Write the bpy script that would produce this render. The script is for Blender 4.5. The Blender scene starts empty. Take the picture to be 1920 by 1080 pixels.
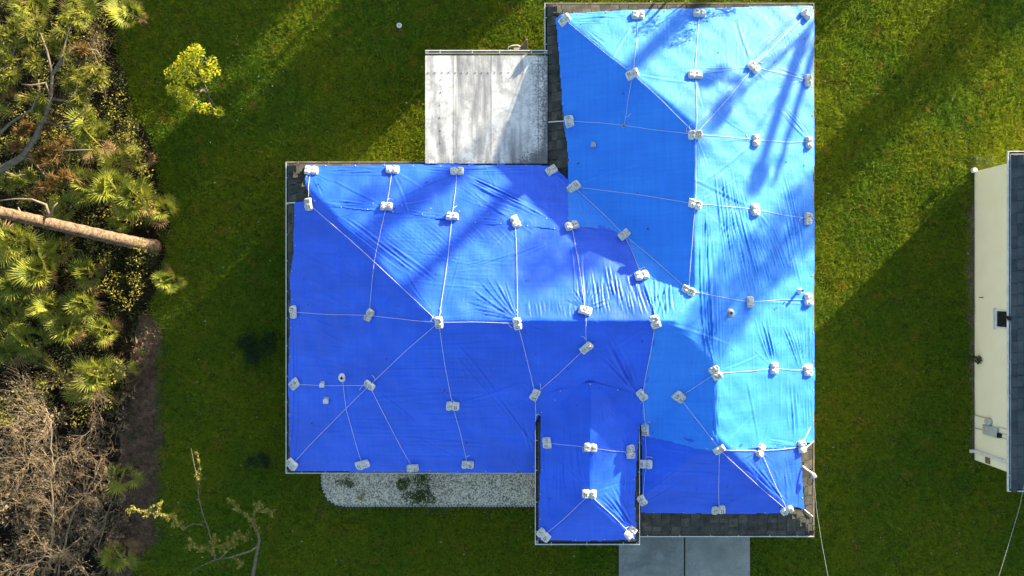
import bpy, math, random
import numpy as np
from mathutils import Vector, Matrix, Quaternion

# ------------------------------------------------------------------ camera, sky, sun, exposure
SC = bpy.context.scene
COL = SC.collection
F = 1297.0            # focal length in photograph pixels (1920 wide)
HC = 30.0             # drone height over the lawn
R = math.radians

cam = bpy.data.cameras.new('drone_camera')
cam.sensor_width = 36.0
cam.lens = 36.0 * F / 1920.0
cam.clip_end = 2000.0
camo = bpy.data.objects.new('drone_camera', cam)
COL.objects.link(camo)
camo.location = (0, 0, HC)
SC.camera = camo

SUN_EL = R(8.0)
SUN_A = (0.705, 0.709)                       # horizontal direction towards the sun
world = bpy.data.worlds.new('World')
SC.world = world
world.use_nodes = True
wn, wl = world.node_tree.nodes, world.node_tree.links
sky = wn.new('ShaderNodeTexSky')
sky.sky_type = 'NISHITA'
sky.sun_disc = False
sky.sun_elevation = SUN_EL
sky.sun_rotation = math.atan2(SUN_A[0], SUN_A[1])
wl.new(sky.outputs[0], wn['Background'].inputs[0])
wn['Background'].inputs[1].default_value = 0.07

sl = bpy.data.lights.new('sun', 'SUN')
sl.energy = 3.5
sl.angle = R(0.5)
sl.color = (1.0, 0.86, 0.62)
so = bpy.data.objects.new('sun', sl)
COL.objects.link(so)
so.location = (60, 60, 40)
sd = Vector((SUN_A[0] * math.cos(SUN_EL), SUN_A[1] * math.cos(SUN_EL), math.sin(SUN_EL)))
so.rotation_euler = sd.to_track_quat('Z', 'Y').to_euler()

SC.view_settings.view_transform = 'Standard'
SC.view_settings.look = 'None'
SC.view_settings.exposure = 2.8
SC.view_settings.gamma = 1.0
SC.view_settings.use_curve_mapping = False
SC.cycles.max_bounces = 5
SC.cycles.diffuse_bounces = 3
SC.cycles.glossy_bounces = 2
SC.cycles.transmission_bounces = 3
SC.cycles.caustics_reflective = False
SC.cycles.caustics_refractive = False

rng = np.random.default_rng(7)
random.seed(7)

# ------------------------------------------------------------------ helpers
def P(px, py, z=0.0):
    k = (HC - z) / F
    return Vector(((px - 960.0) * k, (540.0 - py) * k, z))


def tag(o, label=None, cat=None, group=None, kind=None):
    if label: o['label'] = label
    if cat: o['category'] = cat
    if group: o['group'] = group
    if kind: o['kind'] = kind
    return o


def link(name, mesh, parent=None):
    o = bpy.data.objects.new(name, mesh)
    COL.objects.link(o)
    if parent is not None:
        o.parent = parent
    return o


def empty(name, loc=(0, 0, 0)):
    o = bpy.data.objects.new(name, None)
    COL.objects.link(o)
    o.location = loc
    o.empty_display_size = 0.2
    return o


class MB:
    """collects vertices and faces for one mesh"""
    def __init__(s):
        s.v, s.f = [], []

    def add(s, vs, fs):
        b = len(s.v)
        s.v.extend([tuple(p) for p in vs])
        s.f.extend([tuple(i + b for i in q) for q in fs])

    def box(s, c, size, m=None):
        x, y, z = (d / 2 for d in size)
        vs = [Vector((a, b, d)) for d in (-z, z) for b in (-y, y) for a in (-x, x)]
        if m is not None:
            vs = [m @ p for p in vs]
        c = Vector(c)
        s.add([p + c for p in vs], [(0, 2, 3, 1), (4, 5, 7, 6), (0, 1, 5, 4), (2, 6, 7, 3), (0, 4, 6, 2), (1, 3, 7, 5)])

    def tube(s, pts, rad, n=6, cap=True):
        pts = [Vector(p) for p in pts]
        if not hasattr(rad, '__len__'):
            rad = [rad] * len(pts)
        rings, up = [], None
        for i, p in enumerate(pts):
            t = (pts[min(i + 1, len(pts) - 1)] - pts[max(i - 1, 0)])
            if t.length < 1e-9:
                t = Vector((0, 0, 1))
            t.normalize()
            if up is None:
                up = t.orthogonal().normalized()
            else:
                up = (up - t * up.dot(t))
                up = up.normalized() if up.length > 1e-6 else t.orthogonal().normalized()
            w = t.cross(up)
            rings.append([p + (up * math.cos(2 * math.pi * k / n) + w * math.sin(2 * math.pi * k / n)) * rad[i] for k in range(n)])
        vs = [q for r in rings for q in r]
        fs = []
        for i in range(len(pts) - 1):
            for k in range(n):
                a, b = i * n + k, i * n + (k + 1) % n
                fs.append((a, b, b + n, a + n))
        if cap:
            fs.append(tuple(range(n - 1, -1, -1)))
            fs.append(tuple(range((len(pts) - 1) * n, len(pts) * n)))
        s.add(vs, fs)

    def mesh(s, name, mat, smooth=False):
        me = bpy.data.meshes.new(name)
        me.from_pydata(s.v, [], s.f)
        if mat: me.materials.append(mat)
        if smooth:
            me.polygons.foreach_set('use_smooth', [True] * len(me.polygons))
        me.update()
        return me

    def build(s, name, mat, parent=None, smooth=False):
        return link(name, s.mesh(name, mat, smooth), parent)


def np_mesh(name, V, Q, mat, smooth=False):
    """fast mesh from numpy arrays; Q is (n,3) or (n,4)"""
    V = np.ascontiguousarray(V, dtype=np.float32)
    Q = np.ascontiguousarray(Q, dtype=np.int32)
    k = Q.shape[1]
    me = bpy.data.meshes.new(name)
    me.vertices.add(len(V))
    me.vertices.foreach_set('co', V.ravel())
    me.loops.add(Q.size)
    me.loops.foreach_set('vertex_index', Q.ravel())
    me.polygons.add(len(Q))
    me.polygons.foreach_set('loop_start', np.arange(0, Q.size, k, dtype=np.int32))
    if smooth:
        me.polygons.foreach_set('use_smooth', np.ones(len(Q), dtype=bool))
    me.update(calc_edges=True)
    me.validate()
    if mat: me.materials.append(mat)
    return me


def inside(poly, X, Y):
    c = np.zeros(X.shape, dtype=bool)
    n = len(poly)
    for i in range(n):
        x1, y1 = poly[i][0], poly[i][1]
        x2, y2 = poly[(i + 1) % n][0], poly[(i + 1) % n][1]
        if y1 == y2:
            continue
        t = (Y > min(y1, y2)) & (Y <= max(y1, y2))
        c ^= t & (X < (x2 - x1) * (Y - y1) / (y2 - y1) + x1)
    return c


class Noise2:
    """cheap smooth noise, sum of random plane waves"""
    def __init__(s, scale, n=14, seed=0, ax=1.0, ay=1.0):
        r = np.random.default_rng(seed)
        an = r.uniform(0, 2 * np.pi, n)
        k = 2 * np.pi / scale * r.uniform(0.6, 1.6, n)
        s.kx, s.ky, s.ph = k * np.cos(an) * ax, k * np.sin(an) * ay, r.uniform(0, 2 * np.pi, n)

    def __call__(s, X, Y):
        o = np.zeros_like(X)
        for a, b, p in zip(s.kx, s.ky, s.ph):
            o += np.sin(a * X + b * Y + p)
        return o / math.sqrt(len(s.kx))

# ------------------------------------------------------------------ materials
class NT:
    def __init__(s, name):
        s.m = bpy.data.materials.new(name)
        s.m.use_nodes = True
        s.n, s.l = s.m.node_tree.nodes, s.m.node_tree.links
        s.b = s.n['Principled BSDF']

    def node(s, t, **kw):
        q = s.n.new(t)
        for k, v in kw.items():
            if k.startswith('_'):
                setattr(q, k[1:], v)
            else:
                q.inputs[k.replace('__', ' ')].default_value = v
        return q

    def coords(s, kind='Object', scale=(1, 1, 1)):
        c = s.n.new('ShaderNodeTexCoord') if kind != 'World' else s.n.new('ShaderNodeNewGeometry')
        mp = s.n.new('ShaderNodeMapping')
        mp.inputs['Scale'].default_value = scale
        s.l.new(c.outputs['Position' if kind == 'World' else kind], mp.inputs[0])
        return mp.outputs[0]

    def noise(s, vec, scale, detail=4, rough=0.6, dist=0.0):
        q = s.node('ShaderNodeTexNoise', Scale=scale, Detail=detail, Roughness=rough, Distortion=dist)
        s.l.new(vec, q.inputs['Vector'])
        return q.outputs['Fac']

    def ramp(s, fac, stops):
        q = s.n.new('ShaderNodeValToRGB')
        e = q.color_ramp.elements
        while len(e) < len(stops):
            e.new(0.5)
        for i, (p, c) in enumerate(stops):
            e[i].position = p
            e[i].color = (*c, 1) if len(c) == 3 else c
        s.l.new(fac, q.inputs[0])
        return q.outputs[0]

    def mix(s, fac, a, b, mode='MIX'):
        q = s.n.new('ShaderNodeMix')
        q.data_type = 'RGBA'
        q.blend_type = mode
        for sock, v in ((q.inputs[0], fac), (q.inputs[6], a), (q.inputs[7], b)):
            if hasattr(v, 'is_linked') or hasattr(v, 'node'):
                s.l.new(v, sock)
            elif isinstance(v, (int, float)):
                sock.default_value = v
            else:
                sock.default_value = (*v, 1)
        return q.outputs[2]

    def math(s, op, a, b=None):
        q = s.n.new('ShaderNodeMath')
        q.operation = op
        for i, v in enumerate((a, b)):
            if v is None: continue
            if isinstance(v, (int, float)): q.inputs[i].default_value = v
            else: s.l.new(v, q.inputs[i])
        return q.outputs[0]

    def bump(s, h, strength=0.3, dist=0.02):
        q = s.node('ShaderNodeBump', Strength=strength, Distance=dist)
        s.l.new(h, q.inputs['Height'])
        s.l.new(q.outputs[0], s.b.inputs['Normal'])

    def color(s, c):
        if hasattr(c, 'node'): s.l.new(c, s.b.inputs['Base Color'])
        else: s.b.inputs['Base Color'].default_value = (*c, 1)

    def set(s, rough=0.8, spec=0.3, metal=0.0):
        s.b.inputs['Roughness'].default_value = rough
        s.b.inputs['Specular IOR Level'].default_value = spec
        s.b.inputs['Metallic'].default_value = metal
        return s.m


def simple(name, c1, c2, scale=6.0, rough=0.8, spec=0.2, kind='Object', bump=0.0, stretch=(1, 1, 1)):
    t = NT(name)
    v = t.coords(kind, stretch)
    f = t.noise(v, scale)
    t.color(t.ramp(f, [(0.3, c1), (0.7, c2)]))
    if bump: t.bump(f, bump, 0.02)
    return t.set(rough, spec)


def tarp_mat(name, base, alt, rough, spec):
    t = NT(name)
    v = t.coords('Object')
    big = t.noise(t.coords('Object', (0.7, 1.6, 1)), 0.5, 5, 0.6)
    vx, vy = t.coords('Object', (0.35, 9.0, 1)), t.coords('Object', (9.0, 0.35, 1))
    wx, wy = t.noise(vx, 1.0, 3), t.noise(vy, 1.0, 3)
    c = t.mix(t.ramp(big, [(0.35, (0, 0, 0)), (0.68, (1, 1, 1))]), base, alt)
    weave = t.math('MULTIPLY', t.math('ADD', wx, wy), 0.5)
    c = t.mix(t.ramp(weave, [(0.36, (0.28,) * 3), (0.64, (0.0,) * 3)]), c, (0.0, base[1] * 0.55, base[2] * 0.62))
    # faded, chalky scuffs
    sc = t.noise(t.coords('Object', (1, 1, 1)), 2.2, 6, 0.7)
    c = t.mix(t.ramp(sc, [(0.60, (0,) * 3), (0.80, (0.06,) * 3)]), c, (0.15, 0.5, 0.9))
    t.color(c)
    sepc = t.n.new('ShaderNodeSeparateXYZ')
    t.l.new(t.coords('Object'), sepc.inputs[0])
    wob = t.math('MULTIPLY', t.noise(v, 0.8, 2), 0.25)
    cr = None
    for ax_ in (0, 1):
        q = t.math('ADD', t.math('MULTIPLY', sepc.outputs[ax_], 1.08), wob)
        d_ = t.math('ABSOLUTE', t.math('SUBTRACT', t.math('FRACT', q), 0.5))
        ln_ = t.ramp(d_, [(0.0, (1,) * 3), (0.03, (0,) * 3)])
        cr = ln_ if cr is None else t.math('MAXIMUM', cr, ln_)
    fine = t.noise(v, 26.0, 3, 0.7)
    mid = t.noise(t.coords('Object', (6, 2.2, 3)), 1.6, 5, 0.65, 0.6)
    h = t.math('ADD', t.math('MULTIPLY', fine, 0.12), t.math('ADD', t.math('MULTIPLY', mid, 0.22), t.math('ADD', t.math('MULTIPLY', weave, 1.1), t.math('MULTIPLY', cr, 0.08))))
    t.bump(h, 0.30, 0.03)
    t.b.inputs['Specular Tint'].default_value = (0.72, 0.86, 1.0, 1)
    return t.set(rough, spec)


M = {}
M['tarp_light'] = tarp_mat('tarp_light_blue', (0.026, 0.215, 0.88), (0.034, 0.265, 0.95), 0.62, 0.52)
M['tarp_dark'] = tarp_mat('tarp_royal_blue', (0.012, 0.090, 0.72), (0.017, 0.128, 0.93), 0.50, 0.6)


def bag_mat():
    t = NT('sandbag_woven')
    v = t.coords('Object')
    n = t.noise(v, 9, 5, 0.65)
    c = t.ramp(n, [(0.3, (0.52, 0.52, 0.49)), (0.7, (0.80, 0.80, 0.77))])
    # faded print: broken dark lines inside two rectangles on top
    sep = t.n.new('ShaderNodeSeparateXYZ')
    t.l.new(v, sep.inputs[0])
    x, y, z = sep.outputs
    lines = t.math('GREATER_THAN', t.math('SINE', t.math('MULTIPLY', x, 88.0)), -0.25)
    words = t.math('GREATER_THAN', t.noise(t.coords('Object', (9, 26, 1)), 1.0, 2), 0.46)
    inx = t.math('LESS_THAN', t.math('ABSOLUTE', t.math('SUBTRACT', t.math('ABSOLUTE', x), 0.125)), 0.085)
    iny = t.math('LESS_THAN', t.math('ABSOLUTE', y), 0.10)
    top = t.math('GREATER_THAN', z, 0.05)
    k = t.math('MULTIPLY', t.math('MULTIPLY', lines, words), t.math('MULTIPLY', t.math('MULTIPLY', inx, iny), top))
    k = t.math('MULTIPLY', k, 0.75)
    oi = t.n.new('ShaderNodeObjectInfo')
    dn = t.noise(t.coords('World'), 5.0, 5, 0.7)
    c = t.mix(t.math('MULTIPLY', t.ramp(dn, [(0.42, (0,) * 3), (0.66, (1,) * 3)]), t.math('MULTIPLY', oi.outputs['Random'], 0.8)), c, (0.26, 0.23, 0.18))
    t.color(t.mix(k, c, (0.08, 0.07, 0.06)))
    t.bump(t.noise(v, 22, 4), 0.8, 0.02)
    return t.set(0.75, 0.2)


M['bag'] = bag_mat()
M['rope'] = simple('rope_white', (0.62, 0.61, 0.56), (0.8, 0.79, 0.74), 30, 0.8)
M['white_metal'] = simple('white_enamel_gutter', (0.5, 0.5, 0.48), (0.78, 0.77, 0.74), 3, 0.5, 0.4)
M['tan_metal'] = simple('stained_sunlit_gutter', (0.20, 0.13, 0.08), (0.50, 0.42, 0.32), 2.2, 0.7, 0.3, stretch=(1, 1, 4))  # dirt stains, with the warm cast of the sun put into the colour
M['gutter_in'] = simple('gutter_dark_bed', (0.015, 0.014, 0.012), (0.06, 0.045, 0.03), 5, 0.95)
M['fascia'] = simple('painted_fascia', (0.45, 0.44, 0.40), (0.6, 0.58, 0.54), 3, 0.7)
M['stucco'] = simple('cream_stucco', (0.86, 0.79, 0.57), (0.90, 0.83, 0.62), 1.2, 0.9, 0.1, bump=0.06)
M['stucco2'] = simple('pale_stucco', (0.5, 0.48, 0.42), (0.58, 0.56, 0.5), 1.2, 0.9, 0.1, bump=0.1)
M['shingle'] = simple('asphalt_shingle', (0.030, 0.034, 0.033), (0.085, 0.082, 0.070), 3.0, 0.95, 0.1, kind='World', bump=0.2)
M['shingle2'] = simple('asphalt_shingle_pale', (0.055, 0.055, 0.048), (0.12, 0.11, 0.09), 5.0, 0.95, 0.1, kind='World', bump=0.2)
M['shingle_nb'] = simple('slate_shingle', (0.050, 0.062, 0.068), (0.085, 0.10, 0.11), 3.0, 0.95, 0.1, kind='World', bump=0.2)
M['shingle_nb2'] = simple('slate_shingle_dark', (0.036, 0.046, 0.052), (0.065, 0.08, 0.09), 3.0, 0.95, 0.1, kind='World', bump=0.2)
M['deck'] = simple('roof_felt', (0.02, 0.02, 0.018), (0.04, 0.038, 0.03), 8, 0.95)
M['dark'] = simple('dark_rubber', (0.008, 0.008, 0.008), (0.02, 0.02, 0.02), 8, 0.6)
M['pvc'] = simple('white_pvc', (0.6, 0.6, 0.58), (0.75, 0.75, 0.73), 8, 0.4, 0.4)
M['galv'] = simple('galvanised', (0.3, 0.31, 0.31), (0.46, 0.46, 0.45), 8, 0.5, 0.5)
M['bark_pine'] = simple('pine_bark', (0.040, 0.028, 0.020), (0.23, 0.165, 0.115), 9.0, 0.95, 0.05, bump=1.0, stretch=(0.45, 1, 1))
M['bark_grey'] = simple('grey_bark', (0.10, 0.080, 0.06), (0.22, 0.18, 0.14), 7, 0.95, 0.05, bump=0.6)
M['bark_dark'] = simple('dark_bark', (0.02, 0.015, 0.01), (0.07, 0.05, 0.035), 7, 0.95, 0.05, bump=0.6)
M['twig'] = simple('dead_twig', (0.13, 0.10, 0.065), (0.34, 0.26, 0.17), 5, 0.95, 0.05)
M['straw'] = simple('dull_straw', (0.035, 0.025, 0.017), (0.20, 0.145, 0.10), 5, 0.95, 0.05, kind='World')
M['brown_leaf'] = simple('dead_leaf', (0.05, 0.028, 0.012), (0.16, 0.085, 0.04), 4, 0.9, 0.05, kind='World')
M['pale_leaf'] = simple('pale_litter', (0.30, 0.26, 0.16), (0.6, 0.55, 0.42), 4, 0.9, 0.05, kind='World')


def leaf_mat(name, c1, c2, c3, scale=3.0, trans=0.35):
    t = NT(name)
    f = t.noise(t.coords('World'), scale, 4, 0.7)
    col = t.ramp(f, [(0.28, c1), (0.5, c2), (0.74, c3)])
    t.color(col)
    t.set(0.55, 0.25)
    tr = t.n.new('ShaderNodeBsdfTranslucent')
    t.l.new(col, tr.inputs[0])
    mx = t.n.new('ShaderNodeMixShader')
    mx.inputs[0].default_value = trans
    t.l.new(t.b.outputs[0], mx.inputs[1])
    t.l.new(tr.outputs[0], mx.inputs[2])
    t.l.new(mx.outputs[0], t.n['Material Output'].inputs[0])
    return t.m


M['palm'] = leaf_mat('palmetto_leaf', (0.07, 0.11, 0.015), (0.22, 0.245, 0.03), (0.44, 0.40, 0.06), 1.3)
M['dry_palm'] = leaf_mat('dry_palm_leaf', (0.12, 0.075, 0.03), (0.24, 0.15, 0.06), (0.36, 0.25, 0.11), 1.5, 0.2)
M['golden'] = leaf_mat('golden_scrub', (0.07, 0.09, 0.013), (0.21, 0.20, 0.03), (0.42, 0.31, 0.075), 1.1)
M['pine'] = leaf_mat('pine_needles', (0.11, 0.14, 0.02), (0.24, 0.25, 0.04), (0.38, 0.32, 0.07), 1.5)
M['pine_brown'] = leaf_mat('pine_needles_brown', (0.11, 0.07, 0.02), (0.20, 0.12, 0.035), (0.26, 0.15, 0.05), 1.5)
M['yellow'] = leaf_mat('yellow_green_leaf', (0.26, 0.31, 0.015), (0.50, 0.50, 0.02), (0.70, 0.58, 0.03), 3.0)
M['green'] = leaf_mat('shrub_leaf', (0.03, 0.07, 0.012), (0.06, 0.11, 0.02), (0.12, 0.14, 0.03), 4.0)
M['under'] = leaf_mat('undergrowth_leaf', (0.010, 0.017, 0.005), (0.035, 0.05, 0.010), (0.11, 0.10, 0.025), 1.6)  # leaves darkened in colour to stand for shade inside the thicket
M['dark_green'] = leaf_mat('dark_clump_leaf', (0.012, 0.03, 0.008), (0.025, 0.055, 0.012), (0.05, 0.085, 0.02), 4.0)
M['weed'] = leaf_mat('sapling_leaf', (0.13, 0.15, 0.02), (0.30, 0.28, 0.05), (0.46, 0.38, 0.10), 3.0)
M['far_leaf'] = leaf_mat('far_leaf', (0.03, 0.05, 0.015), (0.06, 0.085, 0.02), (0.1, 0.11, 0.03), 1.0, 0.15)


def grass_mat():
    t = NT('grass_blades')
    v = t.coords('World')
    big = t.noise(v, 0.22, 4, 0.6)
    mid = t.noise(v, 1.3, 4, 0.65)
    fine = t.noise(v, 9.0, 3, 0.7)
    g = t.ramp(fine, [(0.25, (0.0986, 0.1690, 0.0100)), (0.5, (0.2299, 0.3016, 0.0166)), (0.78, (0.4381, 0.4464, 0.0299))])
    g2 = t.ramp(fine, [(0.25, (0.0657, 0.1593, 0.0117)), (0.5, (0.1534, 0.2655, 0.0183)), (0.78, (0.2848, 0.3741, 0.0299))])
    dry = t.ramp(fine, [(0.25, (0.2142, 0.1674, 0.0212)), (0.75, (0.5238, 0.3940, 0.0605))])
    c = t.mix(t.ramp(big, [(0.42, (0,) * 3), (0.60, (1,) * 3)]), g, g2)
    c = t.mix(t.ramp(mid, [(0.55, (0,) * 3), (0.72, (0.8,) * 3)]), c, dry)
    c = t.mix(t.ramp(t.noise(v, 3.2, 5, 0.7), [(0.30, (0.55,) * 3), (0.46, (0,) * 3)]), c, (0.03, 0.055, 0.008))
    t.color(c)
    t.set(0.7, 0.12)
    tr = t.n.new('ShaderNodeBsdfTranslucent')
    t.l.new(c, tr.inputs[0])
    mx = t.n.new('ShaderNodeMixShader')
    mx.inputs[0].default_value = 0.45
    t.l.new(t.b.outputs[0], mx.inputs[1])
    t.l.new(tr.outputs[0], mx.inputs[2])
    t.l.new(mx.outputs[0], t.n['Material Output'].inputs[0])
    return t.m


M['grass'] = grass_mat()


def lawn_mat():
    t = NT('lawn_soil')
    v = t.coords('World')
    f = t.noise(v, 2.0, 6, 0.7)
    c = t.ramp(f, [(0.3, (0.035, 0.050, 0.008)), (0.55, (0.065, 0.080, 0.012)), (0.8, (0.12, 0.10, 0.03))])
    t.color(c)
    t.bump(t.noise(v, 12, 4), 0.6, 0.03)
    return t.set(0.95, 0.05)


M['lawn'] = lawn_mat()


def soil_mat(name, c1, c2, c3):
    t = NT(name)
    v = t.coords('World')
    f = t.noise(v, 3.5, 8, 0.75)
    t.color(t.ramp(f, [(0.3, c1), (0.52, c2), (0.72, c3)]))
    t.bump(t.noise(v, 18, 5, 0.7), 1.0, 0.04)
    return t.set(0.95, 0.05)


M['mulch'] = soil_mat('mulch', (0.0570, 0.0374, 0.0240), (0.1425, 0.0884, 0.0576), (0.2850, 0.1870, 0.1280))
M['forest'] = soil_mat('forest_floor', (0.008, 0.007, 0.005), (0.018, 0.014, 0.009), (0.05, 0.035, 0.02))  # shade under the scrub is painted into this near-black soil colour
M['dirt'] = soil_mat('sandy_dirt', (0.06, 0.045, 0.03), (0.13, 0.10, 0.07), (0.26, 0.22, 0.17))


def concrete_mat():
    t = NT('concrete')
    v = t.coords('World')
    f = t.noise(v, 0.9, 7, 0.68)
    g = t.noise(v, 14, 5, 0.7)
    c = t.ramp(f, [(0.3, (0.1950, 0.2170, 0.2100)), (0.55, (0.2795, 0.3080, 0.2940)), (0.75, (0.3770, 0.4060, 0.3850))])
    c = t.mix(t.ramp(g, [(0.42, (0.35,) * 3), (0.62, (0,) * 3)]), c, (0.1430, 0.1540, 0.1470))
    st = t.noise(v, 0.55, 6, 0.75, 0.8)
    c = t.mix(t.ramp(st, [(0.52, (0,) * 3), (0.66, (0.55,) * 3)]), c, (0.12, 0.12, 0.115))
    t.color(c)
    t.bump(g, 0.25, 0.01)
    return t.set(0.9, 0.15)


M['concrete'] = concrete_mat()


def porch_mat():
    t = NT('weathered_white_roof_panel')
    streak = t.noise(t.coords('Object', (2.3, 0.28, 1)), 1.0, 5, 0.6, 0.4)
    blot = t.noise(t.coords('Object'), 2.4, 8, 0.75)
    fine = t.noise(t.coords('Object'), 11, 6, 0.8)
    c = t.ramp(streak, [(0.34, (0.22, 0.215, 0.23)), (0.48, (0.50, 0.495, 0.49)), (0.58, (0.72, 0.71, 0.69))])
    c = t.mix(t.ramp(blot, [(0.46, (0,) * 3), (0.62, (0.6,) * 3)]), c, (0.24, 0.235, 0.24))
    # mildew thickening to the house side and the back edge (object x and -y)
    sep = t.n.new('ShaderNodeSeparateXYZ')
    t.l.new(t.coords('Object'), sep.inputs[0])
    mr = t.node('ShaderNodeMapRange')
    t.l.new(sep.outputs[0], mr.inputs[0])
    mr.inputs[1].default_value, mr.inputs[2].default_value = 1.0, 2.42
    mr.inputs[3].default_value, mr.inputs[4].default_value = 0.0, 0.30
    mb = t.node('ShaderNodeMapRange')
    t.l.new(sep.outputs[1], mb.inputs[0])
    mb.inputs[1].default_value, mb.inputs[2].default_value = -1.5, -2.14
    mb.inputs[3].default_value, mb.inputs[4].default_value = 0.0, 0.22
    k = t.math('ADD', t.math('ADD', mr.outputs[0], mb.outputs[0]), fine)
    c = t.mix(t.ramp(k, [(0.70, (0,) * 3), (0.80, (0.85,) * 3)]), c, (0.10, 0.10, 0.10))
    t.color(c)
    t.bump(streak, 0.3, 0.02)
    return t.set(0.55, 0.35)


M['porch'] = porch_mat()
M['pebble'] = [simple('pebble_white', (0.76, 0.66, 0.50), (0.92, 0.82, 0.66), 3, 0.8, kind='World'),
               simple('pebble_grey', (0.22, 0.18, 0.14), (0.52, 0.44, 0.34), 3, 0.8, kind='World')]
gl = NT('window_glass')
gl.color((0.02, 0.022, 0.025))
M['glass'] = gl.set(0.08, 0.6)
M['brown'] = simple('brown_cover', (0.14, 0.09, 0.06), (0.22, 0.15, 0.11), 4, 0.7)
M['grey_box'] = simple('grey_enamel', (0.36, 0.38, 0.37), (0.46, 0.48, 0.46), 4, 0.5, 0.4)
M['beige'] = simple('beige_plastic', (0.38, 0.30, 0.18), (0.5, 0.41, 0.27), 4, 0.6)
M['beige_w'] = simple('cream_plastic', (0.6, 0.55, 0.42), (0.7, 0.66, 0.54), 4, 0.5)

# ------------------------------------------------------------------ ground
def sheet(name, poly, z, mat, thick=0.0):
    mb = MB()
    n = len(poly)
    top = [(p[0], p[1], z) for p in poly]
    if thick:
        mb.add(top + [(p[0], p[1], z - thick) for p in poly],
               [tuple(range(n))] + [(i, i + n, (i + 1) % n + n, (i + 1) % n) for i in range(n)])
    else:
        mb.add(top, [tuple(range(n))])
    o = mb.build(name, mat)
    return o


def ccw(poly):
    a = sum(poly[i][0] * poly[(i + 1) % len(poly)][1] - poly[(i + 1) % len(poly)][0] * poly[i][1] for i in range(len(poly)))
    return poly if a > 0 else poly[::-1]


def rough_poly(pts, step=0.25, jit=0.08, seed=1, z=0.0, px=True):
    r = random.Random(seed)
    w = [P(x, y, z) for x, y in pts] if px else [Vector((x, y, z)) for x, y in pts]
    out = []
    for i in range(len(w)):
        a, b = w[i], w[(i + 1) % len(w)]
        n = max(1, int((b - a).length / step))
        for k in range(n):
            p = a.lerp(b, k / n)
            out.append((p.x + r.uniform(-jit, jit), p.y + r.uniform(-jit, jit)))
    return ccw(out)


tag(sheet('ground', ccw([(-400, -400), (400, -400), (400, 400), (-400, 400)]), 0.0, M['lawn']), kind='structure')
FOREST = rough_poly([(-400, -80), (205, -80), (225, 60), (245, 200), (300, 300), (318, 420), (300, 540), (268, 600),
                     (250, 700), (238, 800), (240, 900), (232, 1000), (225, 1180), (-400, 1180)], 0.3, 0.12, 2)
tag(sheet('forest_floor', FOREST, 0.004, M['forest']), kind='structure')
MULCH = rough_poly([(262, 590), (302, 600), (303, 800), (300, 900), (302, 1010), (250, 1060), (238, 1100), (200, 1100), (215, 1000),
                    (228, 900), (222, 800), (240, 700)], 0.2, 0.06, 3)
tag(sheet('mulch_bed', MULCH, 0.008, M['mulch']), kind='structure')
DIRT = rough_poly([(1829, 365), (1829, 850), (1817, 852), (1822, 760), (1818, 700), (1814, 640), (1812, 560), (1807, 490), (1813, 400)],
                  0.15, 0.07, 4)
tag(sheet('dirt_strip', DIRT, 0.006, M['dirt']), kind='structure')

GRAVEL = [(604, 880), (604, 905), (608, 922), (616, 936), (630, 945), (650, 948), (1004, 948), (1004, 880)]
GRAVEL_W = ccw([tuple(P(x, y)[:2]) for x, y in GRAVEL])
tag(sheet('gravel_bed', GRAVEL_W, 0.010, simple('gravel_sand', (0.12, 0.115, 0.105), (0.26, 0.25, 0.235), 9, 0.95)), kind='structure')

# concrete driveway, two slabs
drv = empty('driveway')
tag(drv, kind='structure')
for a, b in ((1160, 1281.6), (1284.4, 1405)):
    mb = MB()
    q0, q1 = P(a, 985), P(b, 1400)
    c = (q0 + q1) / 2
    mb.box((c.x, c.y, 0.03), (q1.x - q0.x, q0.y - q1.y, 0.10))
    s = mb.build('slab', M['concrete'], drv)
    bv = s.modifiers.new('bevel', 'BEVEL')
    bv.width = 0.012

# ------------------------------------------------------------------ the tarped house: roof heights
PITCH = 0.42
EZ = 2.5
MAIN = (-9.0, 12.02, -7.38, 5.025)
NORTH = (1.293, 12.02, -7.38, 11.34)
SOUTH = (3.095, 12.02, -9.90, 5.0)
ENTRY = (0.884, 4.93, -9.90, -1.0)
ENZ = 3.35


def rect_h(r, e, X, Y):
    d = np.minimum(np.minimum(X - r[0], r[1] - X), np.minimum(Y - r[2], r[3] - Y))
    return np.where(d >= 0, e + PITCH * d, e + PITCH * d * 0.6)


def H_base(X, Y):
    X, Y = np.asarray(X, float), np.asarray(Y, float)
    return np.maximum(np.maximum(rect_h(MAIN, EZ, X, Y), rect_h(NORTH, EZ, X, Y)), rect_h(SOUTH, EZ, X, Y))


def H_entry(X, Y):
    return rect_h(ENTRY, ENZ, np.asarray(X, float), np.asarray(Y, float))


def in_entry(X, Y):
    return (X > ENTRY[0]) & (X < ENTRY[1]) & (Y > ENTRY[2]) & (Y < -1.0)


def H_all(X, Y):
    X, Y = np.asarray(X, float), np.asarray(Y, float)
    b = H_base(X, Y)
    return np.where(in_entry(X, Y), np.maximum(b, H_entry(X, Y)), b)


def on_roof(px, py, off=0.0, fn=H_all):
    z = 3.5
    for _ in range(25):
        p = P(px, py, z)
        z = 0.5 * z + 0.5 * (float(fn(p.x, p.y)) + off)
    p = P(px, py, z)
    return Vector((p.x, p.y, float(fn(p.x, p.y)) + off))


def on_base(px, py, off=0.0):
    return on_roof(px, py, off, H_base)


def normal_at(x, y, fn=H_all):
    e = 0.06
    gx = float(fn(x + e, y) - fn(x - e, y)) / (2 * e)
    gy = float(fn(x, y + e) - fn(x, y - e)) / (2 * e)
    return Vector((-gx, -gy, 1)).normalized()


house = empty('house', (1.5, 0, 0))
tag(house, 'L-shaped house with hipped shingle roof mostly hidden under blue tarps', 'house')
HO = Vector((1.5, 0, 0))


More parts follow.
